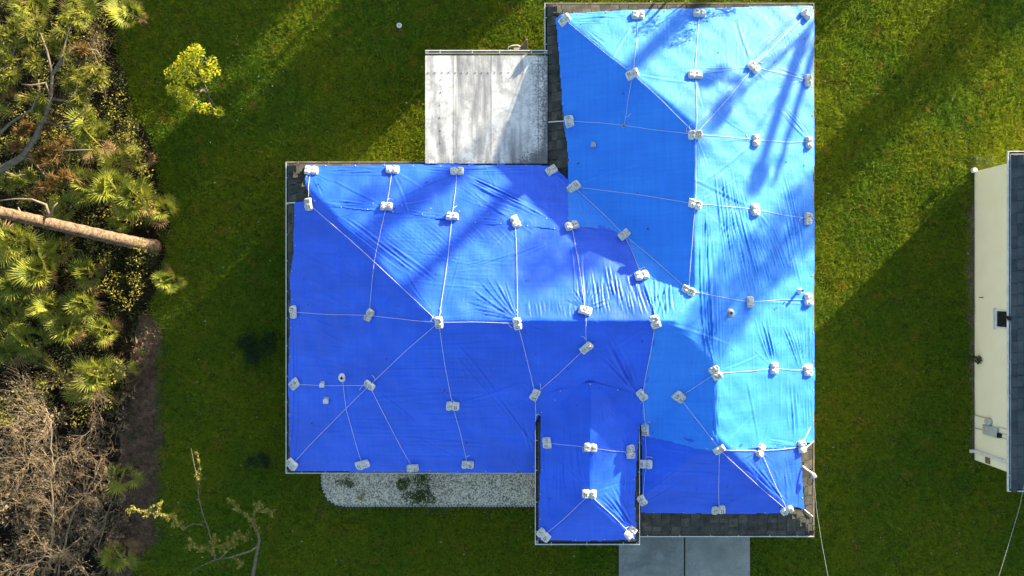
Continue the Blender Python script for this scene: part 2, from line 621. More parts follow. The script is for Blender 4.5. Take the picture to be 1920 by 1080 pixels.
def hbuild(mb, name, mat, parent=house, smooth=False):
    o = mb.build(name, mat, parent, smooth)
    if parent is house:
        o.location = -HO
    return o


def grid_surface(name, x0, x1, y0, y1, g, keep, zf, mat, smooth=True):
    nx, ny = int((x1 - x0) / g) + 2, int((y1 - y0) / g) + 2
    xs, ys = x0 + np.arange(nx) * g, y0 + np.arange(ny) * g
    X, Y = np.meshgrid(xs, ys)
    cx, cy = (X[:-1, :-1] + g / 2), (Y[:-1, :-1] + g / 2)
    kp = keep(cx, cy)
    idx = np.arange(nx * ny).reshape(ny, nx)
    Q = np.stack([idx[:-1, :-1][kp], idx[:-1, 1:][kp], idx[1:, 1:][kp], idx[1:, :-1][kp]], 1)
    used = np.unique(Q)
    rm = -np.ones(nx * ny, dtype=np.int64)
    rm[used] = np.arange(len(used))
    Xu, Yu = X.ravel()[used], Y.ravel()[used]
    Z = zf(Xu, Yu)
    return np_mesh(name, np.stack([Xu, Yu, Z], 1), rm[Q], mat, smooth)


def near_eave(X, Y):
    d = 0.10
    k = np.zeros(X.shape, bool)
    for r in (MAIN, NORTH, SOUTH):
        k |= (X > r[0] + d) & (X < r[1] - d) & (Y > r[2] + d) & (Y < r[3] - d)
    return k


roof = link('roof', grid_surface('roof', -9.1, 12.2, -10, 11.5, 0.08, near_eave, lambda x, y: H_base(x, y) - 0.02, M['deck'], False), house)
roof.location = -HO
eroof = link('entry_roof', grid_surface('entry_roof', 0.8, 5.0, -10, -1.0, 0.07,
             lambda X, Y: (X > ENTRY[0] + 0.1) & (X < ENTRY[1] - 0.1) & (Y > ENTRY[2] + 0.1) & (Y < -2.0) & (H_entry(X, Y) > H_base(X, Y) - 0.15),
             lambda x, y: H_entry(x, y) - 0.02, M['deck'], False), house)
eroof.location = -HO

# outer walls, set back under the eaves
def wall_box(name, x0, x1, y0, y1, z1):
    mb = MB()
    mb.box(((x0 + x1) / 2, (y0 + y1) / 2, z1 / 2), (x1 - x0, y1 - y0, z1))
    return hbuild(mb, name, M['stucco2'])


wall_box('wall', MAIN[0] + 0.55, MAIN[1] - 0.55, MAIN[2] + 0.55, MAIN[3] - 0.55, 2.38)
wall_box('wall', NORTH[0] + 0.55, NORTH[1] - 0.553, 3.0, NORTH[3] - 0.55, 2.37)
wall_box('wall', SOUTH[0] + 0.6, SOUTH[1] - 0.556, SOUTH[2] + 0.55, -5.0, 2.36)
wall_box('wall', ENTRY[0] + 0.5, ENTRY[1] - 0.02, ENTRY[2] + 0.4, -5.0, 3.1)


def fascia_run(p0, p1, z, out, parent=house):
    """board behind the gutter plus the soffit under it; out = outward unit vector in plan"""
    p0, p1, out = Vector((*p0, 0)), Vector((*p1, 0)), Vector((*out, 0))
    mb = MB()
    i0, i1 = p0 - out * 0.145, p1 - out * 0.145
    c = (i0 + i1) / 2
    L = (p1 - p0).length
    d = (p1 - p0).normalized()
    m = Matrix((d, out, Vector((0, 0, 1)))).transposed()
    mb.box((c.x, c.y, z - 0.085), (L - 0.29, 0.025, 0.20), m)
    sc_ = c - out * 0.24
    mb.box((sc_.x, sc_.y, z - 0.175), (L - 0.35, 0.44, 0.015), m)
    return hbuild(mb, 'fascia', M['fascia'], parent)


def gutter_run(p0, p1, z, out, mat, parent=house, off=HO, step=1.04, cut0=0.0, cut1=0.0, miter=True):
    """open metal channel with rolled lip, dark bed in the bottom, strap hangers as sub-parts"""
    p0, p1, out = Vector((*p0, 0)), Vector((*p1, 0)), Vector((*out, 0))
    d = (p1 - p0).normalized()
    W, D, T = 0.125, 0.11, 0.012
    prof = [(0.0, 0.0), (0.0, -D * 0.45), (-0.025, -D), (-W, -D), (-W, 0.01), (-W + T, 0.01), (-W + T, -D + T), (-0.03, -D + T),
            (-T * 1.2, -D * 0.45), (-T * 1.2, -0.022), (-0.034, -0.012), (-0.034, 0.0)]
    n = len(prof)
    mb = MB()
    vs = []
    for e, (q, sg) in enumerate(((p0, 1), (p1, -1))):
        for o_, h in prof:
            sh = -o_ * sg if miter else 0.0
            p = q + d * sh + out * o_
            vs.append((p.x, p.y, z + h))
    fs = [(k, (k + 1) % n, n + (k + 1) % n, n + k) for k in range(n)]
    mb.add(vs, fs + [tuple(range(n - 1, -1, -1)), tuple(range(n, 2 * n))])
    g = mb.build('gutter', mat, parent)
    g.location = -off
    # dark bed along the channel bottom
    L = (p1 - p0).length
    mb = MB()
    c = (p0 + p1) / 2 - out * (W * 0.52)
    m = Matrix((d, out, Vector((0, 0, 1)))).transposed()
    mb.box((c.x, c.y, z - D + T + 0.012), (L - 0.28, W - 2.4 * T - 0.01, 0.02), m)
    s = mb.build('dark_bed', M['gutter_in'], g)
    # hangers
    k = max(1, int(L / step))
    hm = MB()
    hm.box((0, 0, 0), (0.028, W + 0.015, 0.008))
    me = hm.mesh('hanger', mat)
    for i in range(k):
        t = (i + 0.5) / k + random.uniform(-0.08, 0.08) / k
        q = p0.lerp(p1, t) - out * (W * 0.5)
        h = link('hanger', me, g)
        h.location = (q.x, q.y, z + 0.008)
        h.rotation_euler = (0, 0, math.atan2(d.y, d.x))
    return g


WM, TM = M['white_metal'], M['tan_metal']
RUNS = [((-9.0, -7.38), (-9.0, 5.025), EZ, (-1, 0), WM), ((-9.0, 5.025), (1.29, 5.025), EZ, (0, 1), TM),
        ((-9.0, -7.38), (1.0, -7.38), EZ, (0, -1), WM), ((1.293, 5.03), (1.293, 11.34), EZ, (-1, 0), WM),
        ((1.293, 11.34), (12.02, 11.34), EZ, (0, 1), TM), ((12.02, 11.34), (12.02, -9.9), EZ, (1, 0), TM),
        ((4.8, -9.9), (12.02, -9.9), EZ, (0, -1), WM),
        ((0.884, -5.25), (0.884, -9.9), ENZ, (-1, 0), WM), ((0.884, -9.9), (4.93, -9.9), ENZ, (0, -1), WM),
        ((4.93, -9.9), (4.93, -5.3), ENZ, (1, 0), WM)]
for a, b, z, o_, m in RUNS:
    fascia_run(a, b, z, o_)
    gutter_run(a, b, z, o_, m)
# little side walls (cheeks) under the raised entry eaves where they run over the main roof
for x in (ENTRY[0] + 0.17, ENTRY[1] - 0.17):
    mb = MB()
    ys = np.linspace(-5.2, -9.7, 10)
    vs = []
    for y in ys:
        lo = float(H_base(x, y)) - 0.05 if y > -7.3 or x > 3 else 2.2
        for dx in (-0.02, 0.02):
            vs += [(x + dx, y, min(lo, ENZ - 0.1)), (x + dx, y, ENZ - 0.02)]
    fs = []
    for i in range(len(ys) - 1):
        a = i * 4
        fs += [(a, a + 4, a + 5, a + 1), (a + 2, a + 3, a + 7, a + 6), (a + 1, a + 5, a + 7, a + 3)]
    mb.add(vs, fs)
    hbuild(mb, 'cheek_wall', M['fascia'])

# ------------------------------------------------------------------ tarps
def poly_roof(pts, fn=H_all, step=0.22, jit=0.0, seed=0):
    w = [on_roof(x, y, 0.04, fn) for x, y in pts]
    r = random.Random(seed)
    out = []
    for i in range(len(w)):
        a, b = w[i], w[(i + 1) % len(w)]
        n = max(1, int((b - a).length / step))
        for k in range(n):
            p = a.lerp(b, k / n)
            out.append((p.x + r.uniform(-jit, jit), p.y + r.uniform(-jit, jit)))
    return out


def lines(px, n, seed, w=(0.018, 0.035), a=(0.008, 0.02), jit=6, fan0=1.0, fan1=1.0):
    """n folds between px=(xa,ya, xb,yb, xc,yc, xd,yd): starts along ab, ends along cd (pixels)"""
    r = random.Random(seed)
    out = []
    xa, ya, xb, yb, xc, yc, xd, yd = px
    for i in range(n):
        t = (i + r.uniform(0.1, 0.9)) / n
        x1, y1 = xa + (xb - xa) * t, ya + (yb - ya) * t
        x2, y2 = xc + (xd - xc) * t, yc + (yd - yc) * t
        s0, s1 = sorted((r.uniform(0, 0.45), r.uniform(0.6, 1.0)))
        if fan1 == 2: s1 = 1.0
        if fan0 == 2: s0 = 0.0
        X1, Y1, X2, Y2 = x1 + (x2 - x1) * s0, y1 + (y2 - y1) * s0, x1 + (x2 - x1) * s1, y1 + (y2 - y1) * s1
        j = lambda: r.uniform(-jit, jit) * 0.35
        out.append((X1 + j(), Y1 + j(), X2 + j(), Y2 + j(), r.uniform(*w), r.uniform(*a)))
    return out


def fan(px, py, a0, a1, l0, l1, n, seed, w=(0.016, 0.03), a=(0.008, 0.02)):
    """folds radiating from a tie point; angles in degrees, 0 = right, 90 = up in the picture"""
    r = random.Random(seed)
    out = []
    for i in range(n):
        an = R(a0 + (a1 - a0) * (i + r.uniform(0.2, 0.8)) / n)
        L = r.uniform(l0, l1)
        s = r.uniform(6, 14)
        out.append((px + s * math.cos(an), py - s * math.sin(an), px + L * math.cos(an), py - L * math.sin(an), r.uniform(*w), r.uniform(*a)))
    return out


def make_tarp(name, pts, folds, mat, off, label, fn=H_all, g=0.034, seed=0, und=0.010, jit=0.012):
    poly = poly_roof(pts, fn, jit=jit, seed=seed)
    xs, ys = [p[0] for p in poly], [p[1] for p in poly]
    n1, n2 = Noise2(1.1, seed=seed + 1), Noise2(0.42, seed=seed + 2)
    n3 = Noise2(0.16, seed=seed + 3, n=18)
    fw = []
    for x1, y1, x2, y2, w, a in folds:
        A, B = on_roof(x1, y1, 0, fn), on_roof(x2, y2, 0, fn)
        fw.append((A.x, A.y, B.x, B.y, w, a))

    def zf(X, Y):
        r_ = 0.10
        Z = fn(X, Y) * 2
        for dx, dy in ((r_, 0), (-r_, 0), (0, r_), (0, -r_)):
            Z = Z + fn(X + dx, Y + dy)
        Z = Z / 6 + off
        Z += und * n1(X, Y) + und * 0.16 * n2(X, Y) + 0.0012 * n3(X, Y) + und
        # slight curl and slackness along the hem
        for x1, y1, x2, y2, w, a in fw:
            m = 4 * w
            k = np.nonzero((X > min(x1, x2) - m) & (X < max(x1, x2) + m) & (Y > min(y1, y2) - m) & (Y < max(y1, y2) + m))[0]
            if len(k) == 0: continue
            dx, dy = x2 - x1, y2 - y1
            L = math.hypot(dx, dy) + 1e-6
            ux, uy = dx / L, dy / L
            rx, ry = X[k] - x1, Y[k] - y1
            t = rx * ux + ry * uy
            bend = 0.05 * L * np.sin(np.pi * np.clip(t / L, 0, 1)) * math.sin(L * 37.0 + x1 * 11)
            d = -rx * uy + ry * ux - bend * 0.5
            tp = np.clip(t / L, 0, 1)
            tap = np.minimum(1, np.minimum(tp, 1 - tp) * 5) * ((t > 0) & (t < L))
            Z[k] += 1.2 * a * tap * (np.exp(-(d / w) ** 2) - 0.55 * np.exp(-((d - 1.9 * w) / (1.1 * w)) ** 2))
        return Z
    me = grid_surface(name, min(xs), max(xs), min(ys), max(ys), g, lambda X, Y: inside(poly, X, Y), zf, mat)
    o = link(name, me)
    tag(o, label, 'tarp', 'blue tarps on the roof')
    mb = MB()
    pw = [on_roof(x, y, 0, fn) for x, y in pts]
    cx_, cy_ = sum(p.x for p in pw) / len(pw), sum(p.y for p in pw) / len(pw)
    acc = 0.0
    for i in range(len(poly)):
        a, b = poly[i], poly[(i + 1) % len(poly)]
        acc += math.hypot(b[0] - a[0], b[1] - a[1])
        if acc > 0.95:
            acc = 0.0
            dx, dy = cx_ - a[0], cy_ - a[1]
            L_ = math.hypot(dx, dy)
            x, y = a[0] + dx / L_ * 0.07, a[1] + dy / L_ * 0.07
            n_ = normal_at(x, y, fn)
            c_ = Vector((x, y, float(fn(x, y)) + off + und * 2.2))
            mb.tube([c_, c_ + n_ * 0.012], [0.026, 0.02], 8)
    e_ = mb.build('eyelets', M['galv'], o)
    tag(e_, kind='stuff')
    return o, poly


POLYS = []
TIES_PX = [(1059, 38), (1196, 30), (1311, 27), (1186, 140), (1303, 141), (1412, 127), (1416, 263), (1303, 383), (1415, 393), (1076, 351), (1170, 441), (1291, 545),
           (1405, 566), (1273, 743), (1348, 842), (584, 320), (736, 319), (857, 322), (580, 383), (725, 388), (848, 407), (966, 416), (551, 585), (693, 591), (823, 604), (970, 606),
           (1097, 583), (1099, 651), (553, 720), (694, 722), (849, 760), (1003, 739), (549, 870), (680, 870), (774, 876), (877, 870), (1026, 830), (1107, 839), (1181, 847), (1105, 926),
           (1020, 1003), (1181, 998), (1347, 955), (1475, 956), (1425, 844), (1228, 603), (1203, 740), (1450, 690), (1342, 699)]


def auto_folds(box, seed, per=4):
    r = random.Random(seed)
    out = []
    for x, y in TIES_PX:
        if box[0] < x < box[2] and box[1] < y < box[3]:
            for k in range(per):
                an, L = r.uniform(0, 6.283), r.choice((35, 50, 70, 110, 150)) * r.uniform(0.7, 1.2)
                out.append((x + 10 * math.cos(an), y - 10 * math.sin(an), x + L * math.cos(an), y - L * math.sin(an), r.uniform(0.018, 0.05), r.uniform(0.004, 0.012)))
    return out


# --- light blue sheet over the north wing and the whole sunny east slope
T1 = [(1042, 36), (1050, 28), (1080, 25), (1180, 19), (1300, 16), (1420, 13), (1524, 12), (1526, 60), (1525, 160), (1527, 300),
      (1524, 330), (1527, 420), (1525, 560), (1527, 700), (1525, 790), (1526, 828), (1505, 832), (1480, 842), (1420, 839), (1348, 847),
      (1300, 839), (1255, 827), (1204, 817), (1204, 740), (1216, 670), (1230, 604), (1222, 575), (1200, 520), (1189, 480), (1179, 455), (1150, 432),
      (1108, 427), (1066, 420), (1064, 345), (1066, 300), (1063, 270), (1057, 235), (1050, 130)]
f1 = []
f1 += lines((1335, 290, 1372, 300, 1362, 545, 1440, 545), 20, 11, (0.016, 0.03), (0.010, 0.024))
f1 += lines((1310, 330, 1330, 320, 1322, 690, 1348, 690), 16, 12, (0.016, 0.03), (0.010, 0.022), fan1=2)
f1 += lines((1440, 310, 1480, 320, 1490, 540, 1522, 548), 12, 13, (0.016, 0.032), (0.010, 0.026))
f1 += lines((1395, 400, 1440, 390, 1445, 560, 1505, 540), 14, 14, (0.016, 0.028), (0.008, 0.02))
f1 += lines((1360, 400, 1400, 420, 1400, 590, 1440, 560), 12, 15, (0.014, 0.026), (0.006, 0.016))
f1 += lines((1400, 580, 1440, 575, 1440, 680, 1456, 682), 7, 16, (0.018, 0.03), (0.010, 0.024), fan1=2)
f1 += lines((1440, 560, 1500, 580, 1494, 690, 1508, 688), 9, 17, (0.016, 0.03), (0.010, 0.022), fan1=2)
f1 += lines((1508, 585, 1522, 585, 1506, 688, 1522, 690), 6, 18, (0.016, 0.028), (0.014, 0.03))
f1 += lines((1295, 560, 1330, 600, 1330, 690, 1345, 690), 9, 19, (0.016, 0.03), (0.010, 0.024), fan1=2)
f1 += lines((1325, 710, 1345, 700, 1332, 840, 1352, 838), 8, 20, (0.016, 0.026), (0.008, 0.018))
f1 += lines((1470, 700, 1520, 705, 1480, 830, 1524, 828), 16, 21, (0.02, 0.04), (0.006, 0.014))
f1 += lines((1440, 190, 1465, 180, 1508, 258, 1516, 258), 9, 22, (0.016, 0.03), (0.008, 0.02), fan1=2)
f1 += fan(1512, 150, 100, 200, 30, 80, 8, 23, a=(0.006, 0.014))
f1 += fan(1510, 30, 195, 255, 40, 150, 10, 24, a=(0.006, 0.014))
f1 += lines((1440, 80, 1490, 40, 1450, 120, 1510, 90), 12, 25, (0.014, 0.024), (0.005, 0.012))
f1 += lines((1075, 30, 1075, 45, 1190, 24, 1180, 40), 8, 26, (0.018, 0.03), (0.010, 0.02), fan0=2)
f1 += lines((1075, 50, 1110, 52, 1130, 100, 1160, 80), 9, 27, (0.016, 0.03), (0.006, 0.014))
f1 += lines((1215, 30, 1290, 26, 1220, 130, 1300, 130), 9, 28, (0.014, 0.022), (0.003, 0.008))
f1 += lines((1330, 40, 1400, 36, 1345, 200, 1400, 120), 8, 29, (0.014, 0.022), (0.003, 0.008))
f1 += fan(1228, 598, 60, 135, 40, 110, 9, 30, a=(0.012, 0.026))
f1 += lines((1215, 528, 1262, 520, 1232, 600, 1262, 603), 9, 31, (0.018, 0.03), (0.014, 0.028))
f1 += lines((1070, 340, 1150, 310, 1075, 345, 1190, 290), 3, 32, (0.03, 0.05), (0.006, 0.012))
f1 += fan(1076, 351, -80, -30, 30, 70, 4, 33, a=(0.006, 0.012))
f1 += fan(1068, 228, -60, -20, 40, 80, 3, 34, a=(0.006, 0.012))
f1 += lines((1255, 770, 1330, 780, 1335, 840, 1350, 842), 5, 35, (0.02, 0.035), (0.006, 0.014), fan1=2)
f1 += lines((1420, 815, 1440, 838, 1490, 832, 1495, 836), 8, 36, (0.016, 0.026), (0.010, 0.02), fan1=2)
f1 += lines((1268, 640, 1288, 630, 1296, 735, 1320, 740), 5, 37, (0.02, 0.035), (0.006, 0.014))
f1 += fan(1303, 253, -120, -60, 40, 110, 5, 38, a=(0.006, 0.012))
f1 += fan(1412, 127, 215, 235, 20, 130, 9, 39, a=(0.005, 0.010))
f1 += auto_folds((1050, 20, 1530, 850), 901)
f1 += lines((1310, 260, 1520, 240, 1345, 830, 1520, 830), 46, 902, (0.014, 0.03), (0.002, 0.007), jit=30)
f1 += lines((1100, 30, 1500, 25, 1120, 100, 1420, 130), 30, 903, (0.014, 0.028), (0.002, 0.005), jit=30)
f1 += lines((1070, 60, 1180, 140, 1070, 340, 1290, 340), 16, 904, (0.02, 0.05), (0.003, 0.008), jit=30)
f1 += lines((1100, 370, 1290, 380, 1180, 450, 1290, 540), 10, 905, (0.02, 0.05), (0.003, 0.008), jit=30)
f1 += lines((1225, 620, 1330, 640, 1215, 800, 1335, 830), 12, 906, (0.02, 0.045), (0.003, 0.010), jit=30)
light, pl = make_tarp('tarp', T1, f1, M['tarp_light'], 0.058, 'light blue tarp over the north wing and the sunlit east slope', H_base, seed=1)
POLYS.append(pl)

# --- royal blue sheet over the main block
T2 = [(552, 380), (575, 376), (600, 372), (720, 380), (850, 392), (970, 400), (1072, 412), (1152, 428), (1184, 452), (1206, 518), (1236, 602), (1222, 672), (1210, 742),
      (1206, 800), (1150, 770), (1080, 740), (1020, 760), (1004, 792), (1002, 886), (900, 886), (700, 885), (545, 883), (542, 800), (541, 690), (545, 560),
      (543, 520), (551, 470)]
f2 = []
f2 += lines((600, 390, 640, 392, 790, 540, 830, 530), 16, 41, (0.018, 0.034), (0.008, 0.02))
f2 += lines((640, 395, 760, 400, 800, 520, 880, 500), 16, 42, (0.014, 0.024), (0.004, 0.010))
f2 += lines((760, 410, 960, 425, 830, 470, 1000, 470), 14, 43, (0.016, 0.028), (0.004, 0.010))
f2 += lines((960, 480, 1060, 440, 830, 500, 960, 500), 7, 44, (0.018, 0.03), (0.006, 0.014))
f2 += fan(970, 598, 105, 175, 40, 110, 11, 45, a=(0.012, 0.026))
f2 += lines((980, 560, 1080, 560, 985, 598, 1085, 600), 14, 46, (0.016, 0.026), (0.008, 0.018))
f2 += lines((1100, 485, 1195, 510, 1110, 590, 1222, 598), 30, 47, (0.016, 0.028), (0.014, 0.030))
f2 += lines((1070, 450, 1090, 440, 1080, 580, 1098, 575), 9, 48, (0.018, 0.03), (0.010, 0.022))
f2 += fan(1097, 578, 20, 160, 25, 70, 12, 49, a=(0.010, 0.022))
f2 += [(852, 640, 935, 745, 0.035, 0.022), (930, 740, 1000, 835, 0.03, 0.026), (845, 655, 960, 790, 0.03, 0.010)]
f2 += lines((965, 770, 1000, 780, 995, 850, 1004, 850), 6, 50, (0.02, 0.03), (0.010, 0.02), fan1=2)
f2 += [(548, 600, 545, 860, 0.03, 0.016), (556, 610, 562, 770, 0.02, 0.010), (585, 660, 612, 720, 0.02, 0.008), (612, 720, 614, 800, 0.02, 0.008),
       (640, 706, 660, 630, 0.03, 0.008), (625, 810, 670, 862, 0.02, 0.007), (560, 740, 552, 860, 0.02, 0.012)]
f2 += lines((1110, 605, 1165, 605, 1185, 735, 1202, 735), 10, 51, (0.02, 0.036), (0.010, 0.024), fan1=2)
f2 += lines((1110, 660, 1130, 655, 1185, 735, 1200, 738), 6, 52, (0.02, 0.036), (0.010, 0.022), fan1=2)
f2 += [(1018, 650, 1022, 720, 0.02, 0.014), (1050, 640, 1041, 715, 0.02, 0.014), (1100, 665, 1060, 700, 0.02, 0.010)]
f2 += fan(822, 600, 120, 150, 40, 120, 5, 53, a=(0.006, 0.012))
f2 += lines((545, 480, 560, 470, 600, 500, 700, 480), 4, 54, (0.03, 0.05), (0.004, 0.009))
f2 += auto_folds((540, 375, 1235, 890), 911)
f2 += lines((600, 400, 830, 590, 1000, 440, 1000, 590), 40, 912, (0.014, 0.03), (0.002, 0.007), jit=40)
f2 += lines((545, 420, 545, 860, 690, 500, 690, 840), 22, 913, (0.02, 0.05), (0.003, 0.009), jit=40)
f2 += lines((640, 640, 600, 860, 1000, 640, 990, 870), 30, 914, (0.02, 0.05), (0.003, 0.009), jit=40)
f2 += lines((830, 620, 1200, 620, 850, 740, 1200, 720), 18, 915, (0.02, 0.05), (0.003, 0.009), jit=40)
dark, pl = make_tarp('tarp', T2, f2, M['tarp_dark'], 0.042, 'large royal blue tarp over the main block below the top strip', H_base, seed=2)
POLYS.append(pl)

# --- royal blue strip overlapping along the top of the main block
T2a = [(573, 309), (620, 311), (740, 308), (860, 309), (1000, 309), (1040, 313), (1066, 338), (1068, 432), (1030, 428), (967, 422), (905, 420), (850, 414), (790, 404), (722, 397),
       (650, 390), (600, 386), (588, 378), (574, 352)]
f2a = lines((600, 316, 600, 330, 735, 314, 735, 326), 7, 61, (0.018, 0.03), (0.010, 0.022))
f2a += lines((870, 325, 880, 345, 1060, 415, 1066, 430), 12, 62, (0.02, 0.036), (0.010, 0.024), fan0=2)
f2a += lines((860, 345, 855, 380, 1000, 400, 1000, 425), 10, 63, (0.016, 0.028), (0.006, 0.014))
f2a += lines((600, 375, 600, 388, 715, 384, 715, 396), 6, 64, (0.018, 0.03), (0.012, 0.024))
f2a += lines((740, 390, 740, 400, 850, 405, 850, 415), 6, 65, (0.016, 0.028), (0.008, 0.016))
f2a += lines((760, 314, 760, 322, 1020, 312, 1020, 326), 7, 66, (0.016, 0.026), (0.008, 0.016))
f2a += fan(584, 322, -70, -20, 20, 60, 5, 67, a=(0.010, 0.02))
f2a += fan(1036, 322, -80, -20, 15, 45, 6, 68, a=(0.012, 0.024))
f2a += fan(966, 416, 160, 200, 30, 80, 5, 69, a=(0.008, 0.016))
f2a += auto_folds((570, 300, 1060, 420), 921)
strip, pl = make_tarp('tarp', T2a, f2a, M['tarp_dark'], 0.056, 'royal blue tarp strip along the top eave of the main block', H_base, seed=3)
POLYS.append(pl)

# --- royal blue sheet over the south end
T3 = [(1203, 800), (1300, 825), (1348, 832), (1420, 832), (1480, 834), (1500, 842), (1503, 880), (1508, 955), (1490, 950), (1470, 962), (1400, 963), (1300, 963), (1201, 961)]
f3 = lines((1375, 850, 1410, 850, 1465, 945, 1480, 945), 12, 71, (0.018, 0.03), (0.008, 0.02), fan1=2)
f3 += [(1205, 928, 1285, 868, 0.03, 0.016), (1206, 945, 1275, 905, 0.03, 0.014), (1205, 900, 1250, 868, 0.025, 0.010), (1350, 850, 1475, 948, 0.03, 0.026)]
f3 += fan(1425, 848, -150, -30, 20, 70, 8, 72, a=(0.006, 0.014))
f3 += lines((1430, 850, 1500, 850, 1460, 940, 1502, 940), 14, 73, (0.02, 0.04), (0.004, 0.010))
f3 += auto_folds((1210, 830, 1500, 965), 931)
f3 += lines((1210, 830, 1210, 955, 1400, 860, 1440, 955), 16, 932, (0.02, 0.05), (0.003, 0.009), jit=30)
south, pl = make_tarp('tarp', T3, f3, M['tarp_dark'], 0.040, 'small royal blue tarp over the south hip above the driveway', H_base, seed=4)
POLYS.append(pl)

# --- royal blue sheet over the raised entry
T4 = [(1012, 742), (1050, 730), (1107, 716), (1160, 728), (1204, 744), (1200, 800), (1194, 850), (1192, 900), (1190, 945), (1193, 990), (1190, 1012), (1100, 1014), (1012, 1013),
      (1010, 950), (1013, 880), (1014, 800)]
f4 = lines((1115, 925, 1150, 900, 1178, 990, 1190, 985), 14, 81, (0.018, 0.032), (0.010, 0.024), fan1=2)
f4 += lines((1112, 770, 1150, 745, 1112, 815, 1180, 770), 9, 82, (0.018, 0.03), (0.004, 0.010))
f4 += fan(1181, 845, 60, 130, 20, 60, 7, 83, a=(0.010, 0.02))
f4 += lines((1165, 870, 1192, 865, 1165, 930, 1192, 940), 8, 84, (0.018, 0.03), (0.006, 0.016))
f4 += lines((1105, 932, 1112, 925, 1175, 990, 1180, 985), 3, 85, (0.02, 0.03), (0.02, 0.03), fan0=2, fan1=2)
f4 += [(1035, 855, 1098, 915, 0.025, 0.010)]
f4 += auto_folds((1010, 740, 1200, 1015), 941)
f4 += lines((1015, 800, 1100, 760, 1015, 1000, 1100, 930), 14, 942, (0.02, 0.05), (0.003, 0.009), jit=30)
entry_t, pl = make_tarp('tarp', T4, f4, M['tarp_dark'], 0.05, 'royal blue tarp over the raised entry roof', H_all, seed=5)
POLYS.append(pl)

# ------------------------------------------------------------------ shingles that show beside the tarps
def covered(X, Y, polys=None):
    c = np.zeros(X.shape, bool)
    for p in POLYS:
        c |= inside(p, X, Y)
    return c


def shingle_mesh(name, mat, w=0.37, d=0.21):
    mb = MB()
    x, y = w / 2, d / 2
    mb.add([(-x, -y, 0.0), (x, -y, 0.0), (x, y, -0.004), (-x, y, -0.004), (-x, -y, 0.013), (x, -y, 0.013), (x, y, 0.002), (-x, y, 0.002)],
           [(4, 5, 6, 7), (0, 1, 5, 4), (1, 2, 6, 5), (3, 0, 4, 7), (2, 3, 7, 6)])
    return mb.mesh(name, mat)


SH = [shingle_mesh('shingle', M['shingle']), shingle_mesh('shingle', M['shingle2'], 0.36), shingle_mesh('shingle', M['shingle'], 0.34)]
shingles = []


def lay(rect, side, e, fn, parent_name, want=None, row=0.19, col=0.38, meshes=None):
    x0, x1, y0, y1 = rect
    ln = (y1 - y0) if side in 'WE' else (x1 - x0)
    deep = ((x1 - x0) if side in 'WE' else (y1 - y0)) / 2
    k = 0
    d = 0.20
    while d < deep:
        t = d * 0.9 + (0.0 if k % 2 else col / 2) + random.uniform(-0.03, 0.03)
        while t < ln - d * 0.9:
            if side == 'W': x, y, u = x0 + d, y1 - t, Vector((0, -1, 0))
            elif side == 'E': x, y, u = x1 - d, y0 + t, Vector((0, 1, 0))
            elif side == 'N': x, y, u = x1 - t, y1 - d, Vector((-1, 0, 0))
            else: x, y, u = x0 + t, y0 + d, Vector((1, 0, 0))
            z = e + PITCH * d
            if abs(float(fn(x, y)) - z) < 0.012 and (want is None or want(x, y)):
                n = {'W': Vector((-PITCH, 0, 1)), 'E': Vector((PITCH, 0, 1)), 'N': Vector((0, PITCH, 1)), 'S': Vector((0, -PITCH, 1))}[side].normalized()
                v = n.cross(u)
                shingles.append((Vector((x, y, z - 0.012)), u, v, n))
            t += col
        d += row
        k += 1


lay(SOUTH, 'S', EZ, H_base, '', lambda x, y: x > 4.9)
lay(NORTH, 'N', EZ, H_base, '')
lay(NORTH, 'W', EZ, H_base, '', lambda x, y: x < 3.2 and y > 4.7)
lay(MAIN, 'W', EZ, H_base, '')
lay(MAIN, 'N', EZ, H_base, '', lambda x, y: x < -2)
lay(NORTH, 'E', EZ, H_base, '', lambda x, y: y < -6 or y > 8)
lay(SOUTH, 'E', EZ, H_base, '', lambda x, y: y < -7.3)
lay(ENTRY, 'E', ENZ, H_all, '', lambda x, y: y < -5)
lay(ENTRY, 'W', ENZ, H_all, '', lambda x, y: y < -5)
hid = np.ones(len(shingles), bool)
for su, sv in ((0, 0), (-0.16, -0.1), (0.16, -0.1)):
    q = np.array([(c + u * su + v * sv)[:2] for c, u, v, n in shingles])
    hid &= covered(q[:, 0], q[:, 1])
shingles = [q for q, h in zip(shingles, hid) if not h]
rest = MB()
for i, (c, u, v, n) in enumerate(shingles):
    m = Matrix((u, v, n)).transposed().to_4x4()
    m.translation = c
    if i < 300:
        o = link('shingle', SH[random.choice((0, 0, 1, 2))], roof)
        o.matrix_local = m
    else:
        w, d = 0.18, 0.105
        q = [m @ Vector(p) for p in ((-w, -d, 0.013), (w, -d, 0.013), (w, d, 0.002), (-w, d, 0.002), (-w, -d, 0), (w, -d, 0))]
        rest.add(q, [(0, 1, 2, 3), (4, 5, 1, 0)])
if rest.v:
    o = rest.build('shingles', M['shingle'], roof)
    tag(o, kind='stuff')

